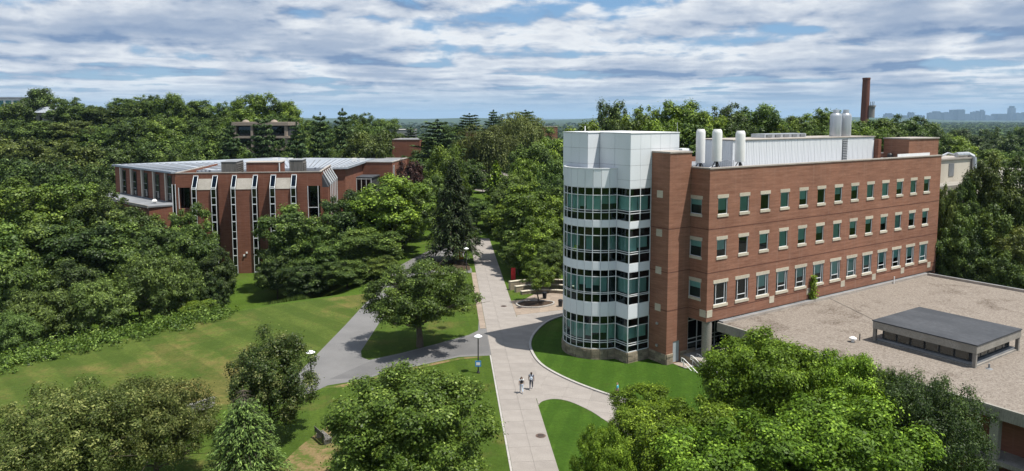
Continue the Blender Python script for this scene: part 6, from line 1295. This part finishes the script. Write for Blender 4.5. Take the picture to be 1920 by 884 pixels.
# woods of the far plain: one mass
rg = np.random.default_rng(5); n = 5200; Yf = 430 * (6500 / 430) ** rg.uniform(0, 1, n) ** 1.15; ta = np.where(rg.uniform(size=n) < 0.62, rg.uniform(0.42, 0.92, n), rg.uniform(-0.75, 0.42, n)); X = Yf * ta
base = np.array([ground_z(a, b) for a, b in zip(X, Yf)]); sc = rg.uniform(0.7, 1.3, n) * np.clip(Yf / 900, 1.0, 2.6); m = 34
u_ = unit(rg.normal(size=(n, m, 3)).reshape(-1, 3)); u_[:, 2] = np.abs(u_[:, 2]); S_ = np.repeat(sc, m)
pos = np.repeat(np.stack([X, Yf, base + 6], 1), m, 0) + u_ * np.stack([S_ * 6.5, S_ * 6.5, 8.5 * np.ones_like(S_)], 1)
nr = unit(u_ + rg.normal(size=u_.shape) * 0.35 + np.array([0, 0, 0.35]))
o = link('far_woods', leaf_mesh('far_woods', pos, nr, S_ * 4.6 * rg.uniform(0.7, 1.3, n * m), 0.8, np.repeat(rg.uniform(0.1, 0.9, n), m) + rg.normal(0, 0.2, n * m), rg), 'leaf_far'); tag(o, 'dark wooded plain stretching out to the horizon', 'woods', None, 'stuff')
# ------------------------------------------------------------------ street furniture and people
def lamp_post(x, y, label, blue=False):
    z = ground_z(x, y); t = thing('lamp_post', label, 'lamp post', (x, y, z), 0, 'campus lamp posts')
    MB().lathe([(0.17, 0), (0.17, 0.12), (0.10, 0.22)], (0, 0, 0), 14).build('base', 'steel_dark', t)
    MB().tube((0, 0, 0.2), (0, 0, 3.62), 0.075, 0.055, 10).build('pole', 'steel_dark', t)
    MB().lathe([(0.13, 3.62), (0.15, 3.78), (0.15, 3.80), (0.05, 3.81)], (0, 0, 0), 14).build('lantern', 'white_paint', t)
    MB().lathe([(0.40, 3.83), (0.42, 3.86), (0.26, 3.96), (0.11, 4.05), (0.03, 4.08)], (0, 0, 0), 22).build('shade', 'white_metal', t, smooth=True)
    MB().lathe([(0.09, 3.60), (0.09, 3.62)], (0, 0, 0), 12).build('collar', 'steel_dark', t)
    return t
lamp_post(-19.1, 65.6, 'dark lamp post with white disc shade beside the pear tree')
lamp_post(-3.45, 70.6, 'dark lamp post with white disc shade beside the concrete path')
lamp_post(-7.75, 119.3, 'far lamp post with white shade near the tall spruce')
t = thing('post_sign', 'small blue poster tied to the lamp post beside the path', 'sign', (-3.45, 70.52, 0)); MB().box(-0.3, 0.3, -0.14, -0.10, 0.75, 1.35).build('panel', 'paint_blue', t); MB().box(-0.2, 0.2, -0.146, -0.141, 0.9, 1.2).build('print', 'white_paint', t)
def bench(x, y, rz, label):
    t = thing('park_bench', label, 'bench', (x, y, ground_z(x, y)), rz)
    for k in range(5): MB().box(-0.95, 0.95, -0.30 + 0.12 * k, -0.20 + 0.12 * k, 0.42, 0.46).build('seat_slat', 'wood_grey', t)
    for k in range(4): s = MB().box(-0.95, 0.95, 0.31 + 0.03 * k, 0.345 + 0.03 * k, 0.52 + 0.13 * k, 0.62 + 0.13 * k).build('backrest_slat', 'wood_grey', t)
    for s in (-0.75, 0.75):
        MB().box(s - 0.05, s + 0.05, -0.28, 0.34, 0.0, 0.415).build('leg', 'concrete', t); MB().box(s - 0.03, s + 0.03, 0.425, 0.47, 0.2, 1.03).build('back_post', 'steel_dark', t)
    return t
bench(-15.2, 55.3, R_(128), 'weathered grey slatted bench on bare ground beside the glossy tree')
for i, (x, y, lb) in enumerate([(2.35, 56.1, 'rusty round manhole cover beside the oval lawn'), (-1.15, 96.4, 'rusty manhole cover in the path near the tower'), (0.95, 95.6, 'rusty manhole cover on the tan pavers by the planter')]):
    t = thing('manhole_cover', lb, 'manhole cover', (x, y, 0.033), 0, 'manhole covers')
    MB().lathe([(0.42, 0), (0.42, 0.012)], (0, 0, 0), 28).build('frame', 'manhole', t); MB().lathe([(0.36, 0.013), (0.36, 0.022)], (0, 0, 0), 28).build('lid', 'manhole', t)
    mb = MB()
    for k in range(-3, 4): mb.box(-0.25, 0.25, k * 0.08 - 0.015, k * 0.08 + 0.015, 0.0225, 0.03)
    mb.build('grip_pattern', 'steel_dark', t)
# kerbed planter with the honey locust
pl = smooth_line([(0.7, 97.3), (1.2, 96.0), (2.4, 95.6), (3.9, 95.8), (5.6, 97.2), (5.7, 98.4), (4.2, 98.9), (1.8, 98.7), (0.7, 97.3)], 5)
pt = thing('planter', 'oval mulch planter with pale kerb around the honey locust', 'planter', (0, 0, 0)); MB().prism(pl[:-1], 0.03, 0.12).build('mulch', 'mulch', pt); strip('kerb', pl, 0.22, 0.0, 0.2, 'kerb', None, pt, side=-1, pieces=1.5)
# curved stone seat walls behind it
for k, (r_, lb) in enumerate(((4.2, 'lowest curved stone seat wall beside the tower court'), (5.8, 'middle curved stone seat wall beside the tower court'), (7.4, 'highest curved stone seat wall beside the tower court'))):
    t = thing('seat_wall', lb, 'wall', (5.0, 97.5, 0), 0, 'curved seat walls')
    for q in range(9):
        a0, a1 = R_(38 + 9.5 * q), R_(38 + 9.5 * (q + 1) - 0.4); rr_ = r_ + 2.2
        p = [(math.cos(a) * d, math.sin(a) * d) for a, d in ((a0, rr_), (a1, rr_), (a1, rr_ + 0.5), (a0, rr_ + 0.5))]
        MB().prism([p[0], p[3], p[2], p[1]], 0, 0.42 + 0.42 * k).build('stone', 'stone_base', t)
        p = [(math.cos(a) * d, math.sin(a) * d) for a, d in ((a0, rr_ - 0.05), (a1, rr_ - 0.05), (a1, rr_ + 0.55), (a0, rr_ + 0.55))]
        MB().prism([p[0], p[3], p[2], p[1]], 0.423 + 0.42 * k, 0.52 + 0.42 * k).build('cap_stone', 'limestone', t)
def bin_(x, y, label, mat):
    t = thing('litter_bin', label, 'bin', (x, y, 0.03)); MB().lathe([(0.26, 0), (0.31, 0.75), (0.34, 0.78), (0.34, 0.84)], (0, 0, 0), 16).build('body', mat, t); MB().lathe([(0.33, 0.841), (0.30, 0.95), (0.12, 1.02)], (0, 0, 0), 16).build('lid', 'cloth_black', t)
bin_(6.7, 96.3, 'dark litter bin beside the tower on the court', 'steel_dark'); bin_(4.7, 100.6, 'small black bin behind the honey locust planter', 'cloth_black')
t = thing('red_panel', 'narrow upright red panel standing under the trees right of the path', 'sign', (0.2, 112.0, 0)); MB().box(-0.35, 0.35, -0.05, 0.05, 0.15, 2.1).build('panel', 'paint_red', t); MB().box(-0.42, -0.355, -0.06, 0.06, 0, 2.2).build('post', 'steel_dark', t); MB().box(0.355, 0.42, -0.06, 0.06, 0, 2.2).build('post', 'steel_dark', t)
t = thing('yellow_sculpture', 'tall twisting orange-yellow sculpture behind the tall spruce trunk', 'sculpture', (-9.9, 129.5, 0))
MB().path([(-0.5, 0, 0), (-0.55, 0, 1.1), (-0.2, 0, 2.2), (-0.35, 0, 3.6), (0.0, 0, 4.8)], [0.55, 0.42, 0.28, 0.24, 0.12], 8).build('blade', 'paint_yellow', t); MB().path([(0.5, 0.1, 0), (0.35, 0.1, 1.3), (0.1, 0.1, 2.6), (0.25, 0.1, 4.0), (0.35, 0.1, 4.6)], [0.45, 0.34, 0.22, 0.2, 0.1], 8).build('blade', 'paint_yellow', t)
# low white retaining wall between the olive and pear trees
t = thing('retaining_wall', 'short white stone wall at the field corner between the foreground trees', 'wall', (-28.2, 60.6, -0.3), R_(52))
for k in range(5): MB().box(-2.0 + 0.82 * k, -1.2 + 0.82 * k, 0, 0.35, 0, 1.0).build('stone', 'kerb', t)
MB().box(-2.05, 2.1, -0.05, 0.4, 1.003, 1.1).build('cap', 'kerb', t)
# three walkers
def skin_body(name, mat, joints, edges, parent, sub=1, root=0):
    me = bpy.data.meshes.new(name); me.from_pydata([j[:3] for j in joints], edges, []); o = link(name, me, mat, parent)
    md = o.modifiers.new('skin', 'SKIN'); me.skin_vertices[0].data.foreach_set('radius', [r for j in joints for r in (j[3], j[4] if len(j) > 4 else j[3])]); me.skin_vertices[0].data[root].use_root = True
    sb = o.modifiers.new('sub', 'SUBSURF'); sb.levels = sub; sb.render_levels = sub
    return o
def person(x, y, rz, h, label, m, stride, hair_len):
    t = thing('person', label, 'person', (x, y, 0.033), rz); t.scale = (h / 1.75,) * 3
    J = []; E = []
    def j(x, y, z, r, r2=None, p=None):
        J.append((x, y, z, r, r2 or r)); k = len(J) - 1
        if p is not None: E.append((p, k))
        return k
    pel = j(0, 0, 0.96, 0.145, 0.10); sp = j(0, 0.01, 1.15, 0.13, 0.09, pel); ch = j(0, 0.0, 1.36, 0.16, 0.105, sp); nk = j(0, 0, 1.49, 0.055, 0.055, ch); hb = j(0, -0.01, 1.57, 0.075, 0.09, nk); ht = j(0, -0.01, 1.68, 0.075, 0.085, hb)
    j(0, -0.105, 1.605, 0.012, 0.014, hb)                      # nose
    for s in (-1, 1):
        j(s * 0.088, 0.0, 1.61, 0.014, 0.024, hb)               # ears
        hp = j(s * 0.095, 0, 0.90, 0.088, 0.088, pel); d = stride * s; kn = j(s * 0.105, -0.14 * d - 0.03, 0.50, 0.06, 0.06, hp); an = j(s * 0.11, -0.30 * d + (0.04 if d < 0 else 0), 0.10 + (0.05 if d < 0 else 0), 0.042, 0.042, kn); j(s * 0.12, -0.30 * d - 0.16, 0.045, 0.036, 0.030, an)
        sh = j(s * 0.19, 0, 1.40, 0.062, 0.062, ch); el = j(s * 0.245, 0.12 * d, 1.12, 0.045, 0.045, sh); wr = j(s * 0.25, 0.10 * d - 0.10, 0.90, 0.030, 0.030, el); pm = j(s * 0.25, 0.09 * d - 0.13, 0.83, 0.034, 0.018, wr)
        for q in range(4): f1 = j(s * 0.25 + 0.0, 0.09 * d - 0.165 + 0.022 * q, 0.775 - 0.008 * (q in (1, 2)), 0.009, 0.009, pm); j(s * 0.245, 0.09 * d - 0.16 + 0.022 * q, 0.735 - 0.008 * (q in (1, 2)), 0.008, 0.008, f1)
        th = j(s * 0.235, 0.09 * d - 0.185, 0.835, 0.010, 0.010, wr); j(s * 0.232, 0.09 * d - 0.195, 0.79, 0.009, 0.009, th)
    skin_body('body', m['skin'], J, E, t)
    idx = {}
    # clothing: shells that follow the same joints
    sh_j = [(0, 0, 0.94, 0.165, 0.125), (0, 0.01, 1.15, 0.155, 0.115), (0, 0, 1.38, 0.185, 0.13), (0, 0, 1.46, 0.09, 0.08)]; sh_e = [(0, 1), (1, 2), (2, 3)]
    for s in (-1, 1): k = len(sh_j); d = stride * s; sh_j += [(s * 0.19, 0, 1.40, 0.08), (s * 0.225, 0.06 * d, 1.22, 0.072)]; sh_e += [(2, k), (k, k + 1)]
    skin_body('shirt', m['shirt'], sh_j, sh_e, t)
    tr_j = [(0, 0, 0.95, 0.155, 0.115)]; tr_e = []
    for s in (-1, 1): k = len(tr_j); d = stride * s; tr_j += [(s * 0.095, 0, 0.86, 0.105), (s * 0.105, -0.14 * d - 0.03, 0.50, 0.078), (s * 0.11, -0.29 * d + (0.04 if d < 0 else 0), 0.13 + (0.05 if d < 0 else 0), 0.062)]; tr_e += [(0, k), (k, k + 1), (k + 1, k + 2)]
    skin_body('trousers', m['trousers'], tr_j, tr_e, t)
    hj = [(0, 0.015, 1.70, 0.085, 0.095), (0, 0.045, 1.62, 0.09, 0.075)]; he = [(0, 1)]
    if hair_len: hj.append((0, 0.075, 1.48, 0.10, 0.05)); he.append((1, 2))
    skin_body('hair', 'hair', hj, he, t)
    for s in (-1, 1):
        d = stride * s; MB().box(s * 0.115 - 0.045, s * 0.115 + 0.045, -0.30 * d - 0.20, -0.30 * d + 0.07, 0.0 + (0.05 if d < 0 else 0), 0.075 + (0.05 if d < 0 else 0)).build('shoe', m['shoe'], t)
    return t
def backpack(x, y, rz, label, mat):
    b = thing('backpack', label, 'backpack', (x, y, 0.033), rz)
    skin_body('bag', mat, [(0, 0.205, 1.02, 0.15, 0.085), (0, 0.205, 1.20, 0.155, 0.09), (0, 0.19, 1.36, 0.12, 0.075)], [(0, 1), (1, 2)], b)
    skin_body('pocket', mat, [(0, 0.29, 1.04, 0.10, 0.035), (0, 0.285, 1.15, 0.10, 0.035)], [(0, 1)], b)
    for s in (-1, 1): MB().path([(s * 0.1, 0.16, 1.42), (s * 0.115, 0.02, 1.50), (s * 0.12, -0.14, 1.38), (s * 0.13, -0.13, 1.15), (s * 0.15, 0.10, 1.05)], 0.022, 5).build('strap', mat, b)
person(0.9, 65.2, R_(182), 1.66, 'person in white top and pale jeans walking away with black backpack', dict(skin='skin', shirt='cloth_white', trousers='cloth_pale', shoe='cloth_white'), 0.8, False)
backpack(0.9, 65.2, R_(182), 'black backpack worn by the walker in the white top', 'cloth_black')
person(1.85, 66.1, R_(176), 1.78, 'person with long dark hair in grey clothes walking away', dict(skin='skin_dark', shirt='cloth_grey', trousers='cloth_grey', shoe='cloth_white'), -0.7, True)
backpack(1.85, 66.1, R_(176), 'pale grey backpack worn by the long-haired walker', 'cloth_pale')
person(9.75, 63.6, R_(-100), 1.70, 'person in teal shirt on the branch path beside the kerb', dict(skin='skin', shirt='cloth_teal', trousers='cloth_black', shoe='cloth_black'), 0.7, False)
# ------------------------------------------------------------------ haze: thin even air round everything
HZ = 330.0
hz = MB().box(-41000, 41000, -3200, 41000, -45.0, HZ).build('haze', None)
mh = bpy.data.materials.new('haze'); mh.use_nodes = True; nt = NT(mh.node_tree)
pv = nt.new('ShaderNodeVolumePrincipled', {'Color': (0.50, 0.74, 1.0, 1), 'Density': 3.6e-5, 'Anisotropy': 0.0}); nt.new('ShaderNodeOutputMaterial', {'Volume': pv.outputs[0]})
hz.data.materials.append(mh); tag(hz, 'thin pale haze filling the air over the land', 'haze', None, 'stuff')
